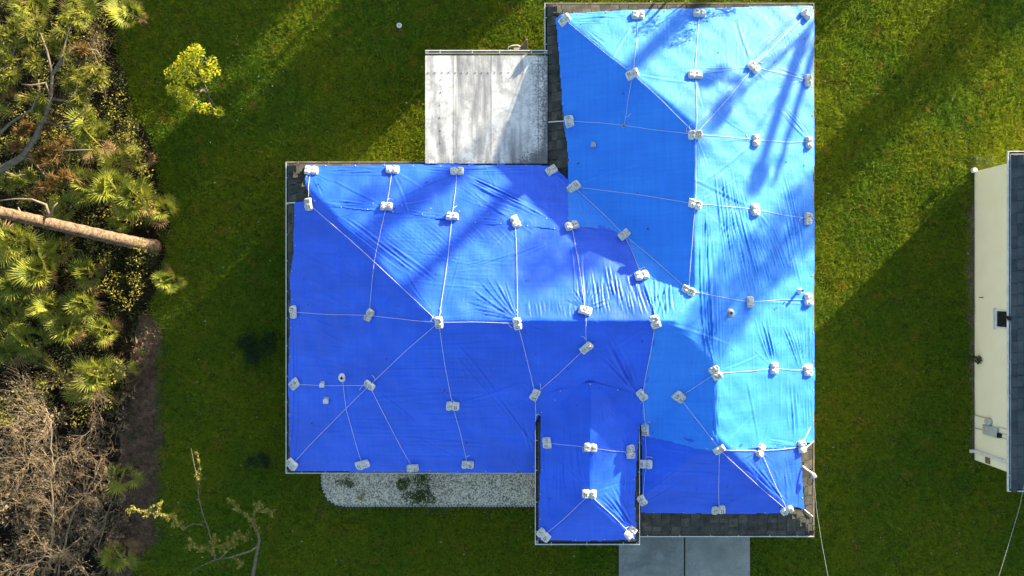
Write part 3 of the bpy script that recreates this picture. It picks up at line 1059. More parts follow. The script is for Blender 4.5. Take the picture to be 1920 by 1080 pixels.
# ------------------------------------------------------------------ porch with weathered white metal roof
porch = empty('porch', (-1.015, 7.06, 0))
tag(porch, 'flat porch roof of stained white metal panels in the corner of the house', 'porch')
PX = [-2.425, -1.31, 0.19, 2.06, 2.425]
for i in range(4):
    mb = MB()
    a, b = PX[i] + 0.006, PX[i + 1] - 0.006
    mb.box(((a + b) / 2, 0, 2.60), (b - a, 4.28, 0.05))
    mb.box((a + 0.012, 0, 2.626), (0.022, 4.26, 0.008))
    mb.build('panel', M['porch'], porch)
mb = MB()
mb.box((0, -1.98, 2.629), (4.83, 0.30, 0.012))
mb.build('flashing_strip', M['porch'], porch)
mb = MB()
mb.box((0, 0, 2.5), (4.7, 4.1, 0.12))
mb.build('frame', M['fascia'], porch)
mb = MB()
hexa = [(math.cos(2 * math.pi * k / 6), math.sin(2 * math.pi * k / 6)) for k in range(6)]
def screw(x, y, r=0.028):
    mb.add([(x + r * a, y + r * b, 2.626) for a, b in hexa] + [(x + r * .7 * a, y + r * .7 * b, 2.641) for a, b in hexa],
           [tuple(range(6, 12))] + [(k, (k + 1) % 6, 6 + (k + 1) % 6, 6 + k) for k in range(6)])
for k in range(17):
    screw(-2.27 + k * 0.262 + random.uniform(-.02, .02), 1.48)
for k in range(7):
    screw(-1.81 + random.uniform(-.02, .02), 1.2 - 0.5 * k)
    screw(1.72 + random.uniform(-.02, .02), 1.2 - 0.5 * k)
tag(mb.build('screw_heads', M['galv'], porch), kind='stuff')
gutter_run((-2.425, 2.36), (2.425, 2.36), 2.62, (0, 1), M['white_metal'], porch, Vector((0, 0, 0)), miter=False)
for x in (-2.3, 2.1):
    mb = MB()
    mb.box((x, 2.0, 1.22), (0.1, 0.1, 2.44))
    mb.build('post', M['fascia'], porch)

# ------------------------------------------------------------------ sandbags
def bag_mesh(seed, pinch, L=0.56, W=0.40, Hh=0.155):
    r = np.random.default_rng(seed)
    nu, nv = 22, 14
    u = np.linspace(-1, 1, nu)
    v = np.linspace(-1, 1, nv)
    U, V = np.meshgrid(u, v, indexing='ij')
    n1 = Noise2(0.9, seed=seed + 50)
    p0 = r.uniform(-0.12, 0.12)
    pw = pinch * np.exp(-((U - p0) / 0.17) ** 2)
    edge = np.sqrt(np.clip(1 - np.abs(U) ** 9, 0, 1)) * np.sqrt(np.clip(1 - np.abs(V) ** 7, 0, 1))
    n2 = Noise2(0.35, seed=seed + 80)
    X = U * L / 2 * (1 + 0.05 * V * r.uniform(-1, 1)) * (1 - 0.06 * np.abs(V) ** 3)
    Y = V * W / 2 * (1 - 0.42 * pw) * (1 + 0.05 * np.sin(3 * U + seed)) * (1 - 0.07 * np.abs(U) ** 3) + 0.02 * U * r.uniform(-1, 1)
    top = Hh * edge * (1 - 0.55 * pw) * (0.88 + 0.10 * n1(U, V) + 0.05 * n2(U, V) - 0.10 * (U ** 2 + V ** 2) * 0.5) + 0.012
    bot = 0.012 - 0.05 * edge
    vs = np.concatenate([np.stack([X.ravel(), Y.ravel(), top.ravel()], 1), np.stack([X.ravel(), Y.ravel(), bot.ravel()], 1)])
    idx = np.arange(nu * nv).reshape(nu, nv)
    q = np.stack([idx[:-1, :-1].ravel(), idx[1:, :-1].ravel(), idx[1:, 1:].ravel(), idx[:-1, 1:].ravel()], 1)
    q2 = q[:, ::-1] + nu * nv
    b = list(idx[:, 0]) + list(idx[-1, 1:]) + list(idx[-2::-1, -1]) + list(idx[0, -2:0:-1])
    side = [(b[i] + nu * nv, b[(i + 1) % len(b)] + nu * nv, b[(i + 1) % len(b)], b[i]) for i in range(len(b))]
    return np_mesh('sandbag', vs, np.concatenate([q, q2, np.array(side)]), M['bag'], True), p0 * L / 2


BAGS_V = [bag_mesh(s, p, L, W) for s, p, L, W in ((1, 0.6, 0.56, 0.38), (2, 0.75, 0.54, 0.36), (3, 0.5, 0.57, 0.39), (4, 0.1, 0.52, 0.36), (5, 0.18, 0.54, 0.35), (6, 0.0, 0.58, 0.33), (7, 0.3, 0.50, 0.40))]


def tie_mesh(x0, w):
    mb = MB()
    pts = []
    for k in range(15):
        a = math.pi * k / 14
        pts.append((x0 + 0.012 * math.sin(3 * a), -math.cos(a) * w * 0.5, 0.01 + math.sin(a) * 0.105))
    mb.tube(pts, 0.011, 5)
    mb.tube([(x0, 0.02, 0.115), (x0 + 0.03, 0.05, 0.13), (x0 + 0.05, 0.01, 0.12)], 0.010, 5)
    return mb.mesh('tie_rope', M['rope'])


TIES = [tie_mesh(x0, W * 0.66) for (me, x0), W in zip(BAGS_V[:3], (0.40, 0.38, 0.42))]

# key, x, y, long-axis angle (clockwise in the picture), pinched, where
BAGS = [
 ('top left corner', 1059, 38, -30, 1, 'on the top left corner of the light blue tarp'),
 ('top edge', 1196, 30, 0, 1, 'on the top edge of the light blue tarp, nearer its left corner'),
 ('leaf shadow', 1311, 27, 0, 1, 'amid leafy shadows on the top edge of the light blue tarp'),
 ('top right corner', 1510, 28, 38, 1, 'on the top right corner of the light blue tarp'),
 ('northwest hip', 1186, 140, -18, 1, 'halfway along the left roped hip of the north wing'),
 ('north slope', 1303, 141, 0, 1, 'above the upper ridge end of the north wing'),
 ('northeast hip', 1412, 127, 33, 1, 'halfway along the right roped hip of the north wing'),
 ('upper gutter', 1514, 151, 85, 1, 'topmost of those along the right gutter below the corner'),
 ('porch side', 1068, 228, 80, 0, 'on the shaded edge of the light blue tarp beside the porch'),
 ('ridge end', 1303, 253, 0, 1, 'on the upper end of the north wing ridge where hip ropes meet'),
 ('upper east', 1416, 263, 88, 1, 'uppermost of those down the middle of the east slope'),
 ('second gutter', 1515, 267, 88, 1, 'second of those along the right gutter below the corner'),
 ('notch', 1076, 351, -36, 0, 'on the light blue tarp just below the shingled notch'),
 ('mid ridge', 1303, 383, 14, 1, 'halfway down the north wing ridge'),
 ('second east', 1415, 393, 88, 0, 'second of those down the middle of the east slope'),
 ('third gutter', 1514, 410, 90, 1, 'in tree shade, third along the right gutter below the corner'),
 ('tarp junction', 1072, 424, -22, 1, 'at the junction of the blue strip, main tarp and light tarp'),
 ('valley', 1170, 441, -36, 0, 'in the shaded valley where light tarp meets royal blue'),
 ('sunlit tarp seam', 1203, 517, -18, 1, 'at the sunlit seam below the valley'),
 ('lower ridge', 1291, 545, 26, 1, 'on the lower end of the north wing ridge'),
 ('third east', 1405, 566, 90, 0, 'beside the black vent pipe on the east slope'),
 ('pipe', 1514, 561, 90, 1, 'next to the white vent pipe at the right gutter'),
 ('main ridge end', 1228, 603, 74, 1, 'on the right end of the main ridge where two blues meet'),
 ('south ridge', 1342, 699, 64, 1, 'on the upper end of the short south ridge'),
 ('lowest east', 1450, 690, 88, 1, 'lowest of those down the middle of the east slope'),
 ('fifth gutter', 1514, 694, 90, 0, 'fifth along the right gutter, level with the south ridge end'),
 ('shaded west', 1273, 743, 42, 0, 'alone on the shaded light blue slope above the driveway end'),
 ('seam foot', 1203, 740, 52, 1, 'at the foot of the seam above the raised entry'),
 ('entry valley', 1210, 806, 90, 0, 'upper one beside the right gutter of the raised entry'),
 ('lower entry valley', 1211, 870, 0, 1, 'middle one beside the right gutter of the raised entry'),
 ('south hip top', 1348, 842, -36, 0, 'at the lower end of the south ridge where hips begin'),
 ('southeast slope', 1425, 844, -62, 1, 'on the small bottom tarp top edge, between ridge and gutter'),
 ('southeast corner', 1502, 837, 84, 1, 'at the lower right corner of the light blue tarp'),
 ('bottom edge', 1347, 955, -6, 1, 'on the bottom edge of the small tarp above the driveway'),
 ('bottom corner', 1475, 956, -32, 1, 'on the bottom right corner of the small tarp'),
 ('half hidden', 1203, 937, 60, 0, 'half hidden under the right eave of the raised entry'),
 ('strip corner', 584, 320, 0, 1, 'on the left corner of the royal blue strip'),
 ('strip edge', 736, 319, 0, 1, 'on the top edge of the blue strip left of the porch'),
 ('strip below porch', 857, 322, -6, 1, 'on the blue strip just below the porch'),
 ('strip end', 1034, 320, -32, 0, 'on the shaded right end of the blue strip'),
 ('west hip top', 580, 383, 84, 0, 'at the outer end of the roped upper left hip'),
 ('strip seam', 725, 388, 6, 1, 'on the strip seam, second from the left'),
 ('mid strip seam', 848, 407, 0, 1, 'on the strip seam, third from the left'),
 ('right strip seam', 966, 416, 66, 1, 'on the strip seam, fourth from the left'),
 ('west eave', 551, 585, 84, 0, 'on the left eave level with the main ridge'),
 ('west slope', 693, 591, -58, 1, 'in the middle of the shaded left hip slope'),
 ('main ridge start', 823, 604, 90, 1, 'on the left end of the main ridge where five ropes meet'),
 ('main ridge', 970, 606, 84, 1, 'on the main ridge amid fan shaped creases'),
 ('sunlit ridge', 1097, 583, 22, 0, 'on bright sunlit creases just above the main ridge'),
 ('below ridge', 1099, 651, -46, 0, 'just below the main ridge over the entry'),
 ('lower west eave', 553, 720, -36, 0, 'on the left eave beside the two boxed vents'),
 ('southwest hip', 694, 722, 30, 1, 'halfway along the lower left hip'),
 ('south slope', 849, 760, 5, 1, 'alone in the middle of the shaded south slope'),
 ('entry shoulder', 1003, 739, -66, 0, 'just above the left gutter end of the raised entry'),
 ('southwest corner', 549, 870, 36, 0, 'on the bottom left corner of the main tarp'),
 ('left south eave', 680, 870, -22, 0, 'on the bottom eave, first right of the left corner'),
 ('mid south eave', 774, 876, -2, 0, 'on the bottom eave above the gravel bed shrub'),
 ('right south eave', 877, 870, 4, 1, 'on the bottom eave, nearest the raised entry'),
 ('entry left eave', 1026, 830, 86, 0, 'upper one along the left eave of the entry tarp'),
 ('entry ridge', 1107, 839, 2, 1, 'upper one on the entry ridge'),
 ('entry right eave', 1181, 847, 84, 1, 'sunlit on the right eave of the entry tarp'),
 ('entry hip', 1105, 926, 2, 1, 'on the lower end of the entry ridge'),
 ('entry left corner', 1020, 1003, 36, 1, 'on the bottom left corner of the entry tarp'),
 ('entry right corner', 1181, 998, -42, 1, 'on the bottom right corner of the entry tarp'),
]
BAGPOS = {}
for i, (key, px, py, ang, pin, where) in enumerate(BAGS):
    base = key in ('entry valley', 'lower entry valley', 'half hidden', 'seam foot', 'entry shoulder')
    fn = H_base if base else H_all
    p = on_roof(px, py, 0.06, fn)
    n = normal_at(p.x, p.y, fn)
    vi = random.choice((0, 1, 2)) if pin else random.choice((3, 4, 5, 6))
    o = link('sandbag', BAGS_V[vi][0])
    d = Vector((math.cos(R(-ang)), math.sin(R(-ang)), 0))
    if random.random() < 0.5: d = -d
    x = (d - n * d.dot(n)).normalized()
    m = Matrix((x, n.cross(x), n)).transposed().to_4x4()
    m.translation = p + n * 0.01
    s = random.uniform(0.82, 0.97)
    o.matrix_world = m @ Matrix.Diagonal((s, s * random.uniform(0.9, 1.12), random.uniform(0.75, 1.15), 1))
    tag(o, ('pinched white sandbag ' if pin else 'plump white sandbag ') + where, 'sandbag', 'sandbags weighing down the tarps')
    if vi < 3:
        t = link('tie_rope', TIES[vi], o)
    BAGPOS[key] = (px, py, fn)

# ------------------------------------------------------------------ ropes
EXTRA = {'rope knot': (1170, 236), 'pvc vent': (643, 708), 'entry gutter end': (1004, 790)}
for k, v in EXTRA.items():
    BAGPOS[k] = (*v, H_base)
ROPES = [
 ('top left corner', 'northwest hip'), ('northwest hip', 'ridge end'), ('top edge', 'northwest hip'), ('northwest hip', 'rope knot'),
 ('leaf shadow', 'north slope'), ('north slope', 'ridge end'), ('top right corner', 'northeast hip'), ('northeast hip', 'ridge end'),
 ('north slope', 'northeast hip'), ('northeast hip', 'upper gutter'), ('porch side', 'rope knot'), ('rope knot', 'ridge end'), ('ridge end', 'upper east'),
 ('upper east', 'second gutter'), ('notch', 'mid ridge'), ('mid ridge', 'second east'), ('second east', 'third gutter'), ('ridge end', 'mid ridge'),
 ('mid ridge', 'lower ridge'), ('notch', 'valley'), ('valley', 'lower ridge'), ('tarp junction', 'sunlit ridge'), ('valley', 'sunlit tarp seam'),
 ('lower ridge', 'third east'), ('third east', 'pipe'), ('main ridge end', 'seam foot'), ('seam foot', 'entry valley'), ('entry valley', 'lower entry valley'),
 ('lower entry valley', 'half hidden'), ('south ridge', 'lowest east'), ('lowest east', 'fifth gutter'), ('south ridge', 'shaded west'),
 ('shaded west', 'south hip top'), ('south hip top', 'bottom edge'), ('south hip top', 'bottom corner'), ('southeast slope', 'southeast corner'),
 ('south hip top', 'southeast slope'), ('southeast slope', 'bottom corner'),
 ('strip corner', 'west hip top'), ('west hip top', 'main ridge start'), ('strip edge', 'strip seam'), ('strip seam', 'west slope'),
 ('strip below porch', 'mid strip seam'), ('mid strip seam', 'main ridge start'), ('right strip seam', 'main ridge'), ('west eave', 'west slope'),
 ('west slope', 'main ridge start'), ('main ridge start', 'main ridge'), ('main ridge start', 'southwest hip'), ('southwest hip', 'southwest corner'),
 ('main ridge start', 'south slope'), ('south slope', 'right south eave'), ('southwest hip', 'mid south eave'), ('lower west eave', 'southwest hip'),
 ('pvc vent', 'left south eave'), ('main ridge', 'entry shoulder'), ('below ridge', 'entry shoulder'), ('sunlit ridge', 'below ridge'),
 ('entry shoulder', 'entry gutter end'), ('entry left eave', 'entry ridge'), ('entry ridge', 'entry right eave'), ('entry hip', 'entry left corner'),
 ('entry hip', 'entry right corner')]


def taut(a, b, fn, off=0.085, n=60, slack=0.02):
    """a string pulled over the surface: upper hull of the profile, a little sideways slack"""
    prof = []
    per = Vector((-(b - a).y, (b - a).x, 0))
    per = per.normalized() * slack if per.length else per
    sgn = random.choice((-1, 1))
    for i in range(n + 1):
        t = i / n
        q = a.lerp(b, t) + per * sgn * (math.sin(math.pi * t) * (b - a).length * 0.4 + 0.35 * math.sin(t * 9 + a.x) * math.sin(math.pi * t))
        prof.append((t, q.x, q.y, float(fn(q.x, q.y)) + off))
    hull = []
    for p in prof:
        while len(hull) >= 2:
            (t0, _, _, z0), (t1, _, _, z1) = hull[-2], hull[-1]
            if (z1 - z0) * (p[0] - t0) <= (p[3] - z0) * (t1 - t0): hull.pop()
            else: break
        hull.append(p)
    ts = [h[0] for h in hull]
    zs = [h[3] for h in hull]
    return [Vector((x, y, max(z, float(np.interp(t, ts, zs))) if True else z)) for t, x, y, z in prof]


for a, b in ROPES:
    (ax, ay, fa), (bx, by, fb) = BAGPOS[a], BAGPOS[b]
    fn = H_base if (fa is H_base or fb is H_base) else H_all
    A, B = on_roof(ax, ay, 0, fn), on_roof(bx, by, 0, fn)
    mb = MB()
    mb.tube(taut(A, B, fn), 0.0068, 5)
    if random.random() < 0.6:      # loose tail by the knot
        e_ = B + (A - B).normalized() * 0.30
        tl = [e_]
        d_ = Vector((random.gauss(0, 1), random.gauss(0, 1), 0)).normalized()
        for k in range(4):
            d_ = (d_ + Vector((random.gauss(0, .5), random.gauss(0, .5), 0))).normalized()
            tl.append(tl[-1] + d_ * 0.06)
        mb.tube([Vector((p.x, p.y, float(fn(p.x, p.y)) + 0.085)) for p in tl], 0.009, 4)
    o = mb.build('rope', M['rope'])
    na, nb = [(k if k in ('rope knot', 'pvc vent', 'entry gutter end') else k + ' sandbag') for k in (a, b)]
    tag(o, f'thin white rope from the {na} to the {nb}', 'rope', 'ropes lashing down the tarps')
# knot on the shaded north wing slope
mb = MB()
kc = on_base(1170, 236, 0.09)
for k in range(5):
    a = k * 1.3
    mb.tube([kc + Vector((0.07 * math.cos(a + t * 2.2), 0.07 * math.sin(a + t * 2.2), 0.03 * math.sin(3 * t + k))) for t in np.linspace(0, 2.2, 7)], 0.014, 5)
tag(mb.build('rope_knot', M['galv']), 'grey knotted rope lump on the shaded slope of the north wing', 'knot')
# short lashings that run over the gutter edge
LASH = [(536, 381, 553, 380, 'over the left gutter near the upper left hip'), (1028, 229, 1058, 227, 'from the porch to the porch side sandbag'),
        (1526, 826, 1508, 842, 'over the right gutter at the lower corner of the light tarp'), (1508, 955, 1524, 968, 'from the small bottom tarp to the right gutter'),
        (1524, 790, 1505, 830, 'along the right gutter above the southeast corner sandbag')]
for x1, y1, x2, y2, w in LASH:
    a, b = on_base(x1, y1, 0.03), on_base(x2, y2, 0.06)
    mb = MB()
    mb.tube([a, a.lerp(b, 0.5) + Vector((0, 0, 0.03)), b], 0.022, 5)
    tag(mb.build('lashing', M['rope']), 'frayed white lashing ' + w, 'lashing')

# ------------------------------------------------------------------ things on the roof
def pipe_vent(px, py, h, r, label, dark=True, mat='pvc'):
    p = on_base(px, py, 0.03)
    e = empty('vent_pipe', p)
    tag(e, label, 'vent')
    mb = MB()
    mb.tube([(0, 0, 0), (0, 0, h * 0.5), (0, 0, h)], r, 14, cap=False)
    mb.tube([(0, 0, h), (0, 0, 0.02)], r * 0.78, 14, cap=False)
    mb.add([(r * math.cos(2 * math.pi * k / 14), r * math.sin(2 * math.pi * k / 14), h) for k in range(14)] +
           [(r * .78 * math.cos(2 * math.pi * k / 14), r * .78 * math.sin(2 * math.pi * k / 14), h) for k in range(14)],
           [(k, (k + 1) % 14, 14 + (k + 1) % 14, 14 + k) for k in range(14)])
    mb.build('pipe', M[mat], e)
    mb = MB()
    mb.tube([(0, 0, h * 0.45), (0, 0, h * 0.46)], r * 0.77, 12)
    mb.build('bore_shade', M['dark'], e)  # dark disc painted for the shade down inside the pipe
    mb = MB()
    mb.tube([(0, 0, -0.05), (0, 0, 0.05), (0, 0, 0.10)], [r * 2.6, r * 2.2, r * 1.05], 12)
    mb.build('boot', M['pvc' if mat == 'pvc' else 'galv'], e)
    return e


pipe_vent(643, 708, 0.24, 0.075, 'white vent pipe poking through the tarp above the lower left hip')
pipe_vent(1368, 587, 0.20, 0.075, 'black mouthed vent pipe on the bright east slope', mat='galv')
pipe_vent(1497, 545, 0.42, 0.06, 'slim white vent pipe casting a long shadow by the right gutter')


def boxed_vent(px, py, s, label, mat):
    p = on_base(px, py, 0.05)
    e = empty('box_vent', p)
    tag(e, label, 'vent')
    mb = MB()
    mb.box((0, 0, 0.07), (s, s * 0.85, 0.16))
    b = mb.build('cap', M[mat], e)
    bv = b.modifiers.new('bevel', 'BEVEL'); bv.width = 0.02
    mb = MB()
    mb.box((0.03, 0.05, 0.02), (s * 1.15, s * 1.05, 0.05))
    b = mb.build('flange', M['galv'], e)
    bv = b.modifiers.new('bevel', 'BEVEL'); bv.width = 0.02


boxed_vent(605, 722, 0.19, 'small pale boxed vent below the rope at the left hip slope', 'pvc')
boxed_vent(612, 752, 0.20, 'small pale boxed vent farther below the left rope', 'pvc')
boxed_vent(1112, 273, 0.18, 'small grey vent on the shaded slope near the porch', 'galv')

# service mast and loose cable on the east eave
e = empty('service_mast', on_base(1510, 880, 0.02))
tag(e, 'bent white service mast with looped cables over the right gutter', 'mast')
q = e.location
pt = lambda x, y, z: P(x, y, z) - q
mb = MB()
mb.tube([pt(1505, 874, 2.85), pt(1512, 880, 2.95), pt(1520, 885, 3.0), pt(1525, 889, 3.02)], 0.035, 8)
mb.build('mast_arm', M['pvc'], e)
mb = MB()
mb.box(pt(1526, 892, 3.0), (0.16, 0.20, 0.14), Matrix.Rotation(0.5, 3, 'Z'))
b = mb.build('weather_head', M['grey_box'], e)
b.modifiers.new('bevel', 'BEVEL').width = 0.03
for k, pts in enumerate(([(1525, 893), (1514, 896), (1513, 905), (1519, 912), (1526, 900)], [(1526, 896), (1520, 900), (1518, 908), (1522, 916), (1523, 940), (1524, 965)],
                         [(1522, 890), (1518, 893), (1516, 901), (1522, 906)])):
    mb = MB()
    mb.tube([pt(x, y, 2.85 - 0.03 * i) for i, (x, y) in enumerate(pts)], 0.012, 5)
    mb.build('cable', M['brown'] if k == 1 else M['dark'], e)


def wire(pts, label, r=0.007):
    mb = MB()
    mb.tube(pts, r, 5)
    tag(mb.build('power_line', M['galv']), label, 'power line')


wire([P(1526, 895, 3.0), P(1531, 955, 3.0), P(1541, 1020, 3.15), P(1552, 1078, 3.4), P(1590, 1290, 4.6)], 'thin power line dropping from the service mast past the driveway')
wire([P(1921, 905, 3.0), P(1912, 950, 3.0), P(1893, 1015, 3.2), P(1873, 1080, 3.5), P(1800, 1300, 4.8)], 'thin power line leaving the cream neighbouring house')

# ------------------------------------------------------------------ neighbouring house
NB = (19.72, 31.0, -8.10, 5.45)
nb = empty('neighbouring_house', (20, -1.3, 0))
tag(nb, 'cream stucco neighbouring house with slate grey hipped shingle roof', 'house')
NO = Vector((20, -1.3, 0))


def nbuild(mb, name, mat, parent=None):
    o = mb.build(name, mat, parent or nb)
    if parent is None: o.location = -NO
    return o


H_nb = lambda X, Y: rect_h(NB, EZ, np.asarray(X, float), np.asarray(Y, float))
nroof = link('roof', grid_surface('roof', NB[0], NB[1], NB[2], NB[3], 0.1,
             lambda X, Y: (X > NB[0] + .1) & (X < NB[1] - .1) & (Y > NB[2] + .1) & (Y < NB[3] - .1), lambda x, y: H_nb(x, y) - 0.02, M['shingle_nb2'], False), nb)
nroof.location = -NO
mb = MB()
WX0, WX1, WY0, WY1 = 20.06, 30.6, -7.45, 5.05
mb.box(((WX0 + WX1) / 2, (WY0 + WY1) / 2, 1.19), (WX1 - WX0, WY1 - WY0, 2.38))
nbuild(mb, 'wall', M['stucco'])
for a, b, o_, m in (((NB[0], NB[2]), (NB[0], NB[3]), (-1, 0), WM), ((NB[0], NB[3]), (NB[1], NB[3]), (0, 1), WM), ((NB[0], NB[2]), (NB[1], NB[2]), (0, -1), WM)):
    gutter_run(a, b, EZ, o_, m, nb, NO, step=1.5)
    p0, p1 = Vector((*a, 0)), Vector((*b, 0))
    out = Vector((*o_, 0))
    d = (p1 - p0).normalized()
    mt = Matrix((d, out, Vector((0, 0, 1)))).transposed()
    mb = MB()
    c = (p0 + p1) / 2 - out * 0.145
    mb.box((c.x, c.y, EZ - 0.085), ((p1 - p0).length - 0.29, 0.025, 0.20), mt)
    c = (p0 + p1) / 2 - out * 0.27
    mb.box((c.x, c.y, EZ - 0.14), ((p1 - p0).length - 0.35, 0.22, 0.015), mt)
    nbuild(mb, 'fascia', M['fascia'])
SHN = [shingle_mesh('shingle', M['shingle_nb'], 0.44), shingle_mesh('shingle', M['shingle_nb2'], 0.45), shingle_mesh('shingle', M['shingle_nb'], 0.42)]
cnt = 0
d, k = 0.20, 0
while d < 1.2:
    t = d + (0.0 if k % 2 else 0.23)
    while t < NB[3] - NB[2] - d:
        c = Vector((NB[0] + d, NB[3] - t, EZ + PITCH * d - 0.012))
        u, n = Vector((0, -1, 0)), Vector((-PITCH, 0, 1)).normalized()
        m = Matrix((u, n.cross(u), n)).transposed().to_4x4()
        m.translation = c
        o = link('shingle', random.choice(SHN), nroof)
        o.matrix_local = m
        t += 0.46
        cnt += 1
    d += 0.19
    k += 1
# small window high on the wall
w = MB()
wy0, wy1, wz0, wz1 = -1.66, -0.88, 1.36, 2.12
w.box((WX0 - 0.01, (wy0 + wy1) / 2, (wz0 + wz1) / 2), (0.03, wy1 - wy0 - 0.1, wz1 - wz0 - 0.1))
win = nbuild(w, 'window', M['glass'])
for c, s in (((WX0 - 0.02, (wy0 + wy1) / 2, wz0 + 0.035), (0.06, wy1 - wy0, 0.07)), ((WX0 - 0.02, (wy0 + wy1) / 2, wz1 - 0.035), (0.06, wy1 - wy0, 0.07)),
             ((WX0 - 0.018, wy0 + 0.035, (wz0 + wz1) / 2), (0.06, 0.07, wz1 - wz0 - 0.14)), ((WX0 - 0.018, wy1 - 0.035, (wz0 + wz1) / 2), (0.06, 0.07, wz1 - wz0 - 0.14))):
    w = MB(); w.box(c, s); w.build('frame', M['pvc'], win)
w = MB(); w.box((WX0 - 0.05, (wy0 + wy1) / 2, wz0 - 0.03), (0.12, wy1 - wy0 + 0.1, 0.05)); w.build('sill', M['pvc'], win)
# floodlight under the eave by the window
w = MB()
w.box((NB[0] + 0.02, -1.2, EZ + 0.03), (0.10, 0.16, 0.08)); w.tube([(NB[0] + 0.0, -1.2, EZ + 0.02), (NB[0] - 0.09, -1.12, EZ - 0.02)], 0.05, 8)
nbuild(w, 'floodlight', M['dark'])
# electricity meter, panel, conduits
w = MB()
my, mz = -5.6, 0.98
w.tube([(WX0, my, mz), (WX0 - 0.12, my, mz), (WX0 - 0.16, my, mz)], [0.17, 0.17, 0.13], 16)
met = nbuild(w, 'electric_meter', M['grey_box'])
w = MB(); w.box((WX0 - 0.06, -5.98, 1.1), (0.12, 0.42, 0.86)); bx = nbuild(w, 'meter_panel', M['grey_box'])
bx.modifiers.new('bevel', 'BEVEL').width = 0.015
w = MB(); w.box((WX0 - 0.135, -5.93, 0.95), (0.03, 0.2, 0.3)); w.build('panel_door', M['galv'], bx)
w = MB(); w.box((WX0 - 0.07, -6.05, 1.62), (0.10, 0.18, 0.16)); w.build('breaker', M['dark'], bx)
for y, z0, z1 in ((-5.5, 0.0, 0.9), (-6.05, 0.0, 0.7), (-5.72, 1.5, 2.38), (-5.95, 1.55, 2.38), (-6.12, 1.5, 2.38)):
    w = MB(); w.tube([(WX0 - 0.025, y, z0), (WX0 - 0.025, y, z1)], 0.018, 6); nbuild(w, 'conduit', M['galv' if z0 == 0 else 'grey_box'])
# downspout, corner cover, hose bib
w = MB(); w.box((WX0 - 0.05, -7.05, 1.2), (0.09, 0.12, 2.2)); w.box((WX0 - 0.14, -7.05, 0.1), (0.24, 0.12, 0.09))
nbuild(w, 'downspout', M['pvc'])
w = MB(); w.box((WX0 - 0.012, -7.27, 0.85), (0.03, 0.26, 0.28)); nbuild(w, 'cover_plate', M['brown'])
w = MB(); w.tube([(WX0, -0.40, 0.55), (WX0 - 0.1, -0.40, 0.55), (WX0 - 0.12, -0.40, 0.47)], 0.02, 6); nbuild(w, 'hose_tap', M['dark'])
w = MB(); w.tube([(WX0 - 0.06, 5.1, 0.0), (WX0 - 0.06, 5.1, 0.14)], [0.12, 0.10], 10); nbuild(w, 'pipe_stub', M['pvc'])

# ------------------------------------------------------------------ small things on the ground
pc = P(749, 49)
e = empty('cleanout_cap', pc)
tag(e, 'small round white pipe cap lying on the dark upper lawn', 'pipe cap')
mb = MB(); mb.tube([(0, 0, 0), (0, 0, 0.09), (0, 0, 0.10)], [0.11, 0.11, 0.095], 18); mb.build('cap', M['pvc'], e)
mb = MB(); mb.tube([(0, 0, 0.10), (0, 0, 0.115)], 0.045, 12); mb.build('plug', M['galv'], e)

# beige chair behind the porch
cp = P(975, 92)
e = empty('patio_chair', (0.35, 10.0, 0))
tag(e, 'beige patio chair half hidden behind the white porch roof', 'chair')
mb = MB(); mb.box((0, 0.0, 0.42), (0.55, 0.55, 0.04)); mb.build('seat', M['beige'], e)
mb = MB(); mb.add([(-0.1, 0.1, 0.42), (0.35, 0.1, 0.42), (0.30, 0.42, 0.98), (0.24, 0.42, 0.98), (-0.1, 0.14, 0.42), (0.35, 0.14, 0.42), (0.30, 0.46, 0.98), (0.24, 0.46, 0.98)],
                  [(3, 2, 1, 0), (4, 5, 6, 7), (0, 1, 5, 4), (1, 2, 6, 5), (2, 3, 7, 6), (3, 0, 4, 7)])
mb.build('backrest', M['beige'], e)
mb = MB(); mb.tube([(-0.52 + 0.1 * 0, 0.05, 0.6), (-0.5, 0.2, 0.64), (-0.36, 0.27, 0.66), (-0.12, 0.29, 0.66), (0.02, 0.22, 0.66)], 0.035, 8); mb.build('armrest', M['beige_w'], e)
for x in (-0.24, 0.24):
    for y in (-0.24, 0.24):
        mb = MB(); mb.tube([(x, y, 0), (x * 0.95, y * 0.95, 0.41)], 0.02, 6); mb.build('leg', M['beige_w'], e)

# pebbles
def pebbles():
    ico = [(0, 0, 1)] + [(math.cos(k * 2.513 / 2), math.sin(k * 2.513 / 2), 0.15) for k in range(5)] + [(0, 0, -0.6)]
    ico = np.array([(0, 0, 1), *[(math.cos(2 * math.pi * k / 6), math.sin(2 * math.pi * k / 6), 0.1) for k in range(6)]])
    tri = np.array([(0, 1 + k, 1 + (k + 1) % 6) for k in range(6)])
    xs = [p[0] for p in GRAVEL_W]; ys = [p[1] for p in GRAVEL_W]
    N = 19000
    X = rng.uniform(min(xs), max(xs), N); Y = rng.uniform(min(ys), max(ys), N)
    k = inside(GRAVEL_W, X, Y)
    X, Y = X[k], Y[k]
    for part in range(2):
        sel = (np.arange(len(X)) % 5 < 3) if part == 0 else (np.arange(len(X)) % 5 >= 3)
        x, y = X[sel], Y[sel]
        n = len(x)
        s = rng.uniform(0.018, 0.042, n)
        V = ico[None] * s[:, None, None] * rng.uniform(0.7, 1.3, (n, 7, 3))
        V[:, :, 2] *= 0.75
        V += np.stack([x, y, 0.012 + rng.uniform(0, 0.02, n)], 1)[:, None, :]
        Q = tri[None] + (np.arange(n) * 7)[:, None, None]
        tag(link('pebbles', np_mesh('pebbles', V.reshape(-1, 3), Q.reshape(-1, 3), M['pebble'][part])),
            ['white pebbles of the gravel bed', 'grey pebbles of the gravel bed'][part], 'pebbles', kind='stuff')


pebbles()
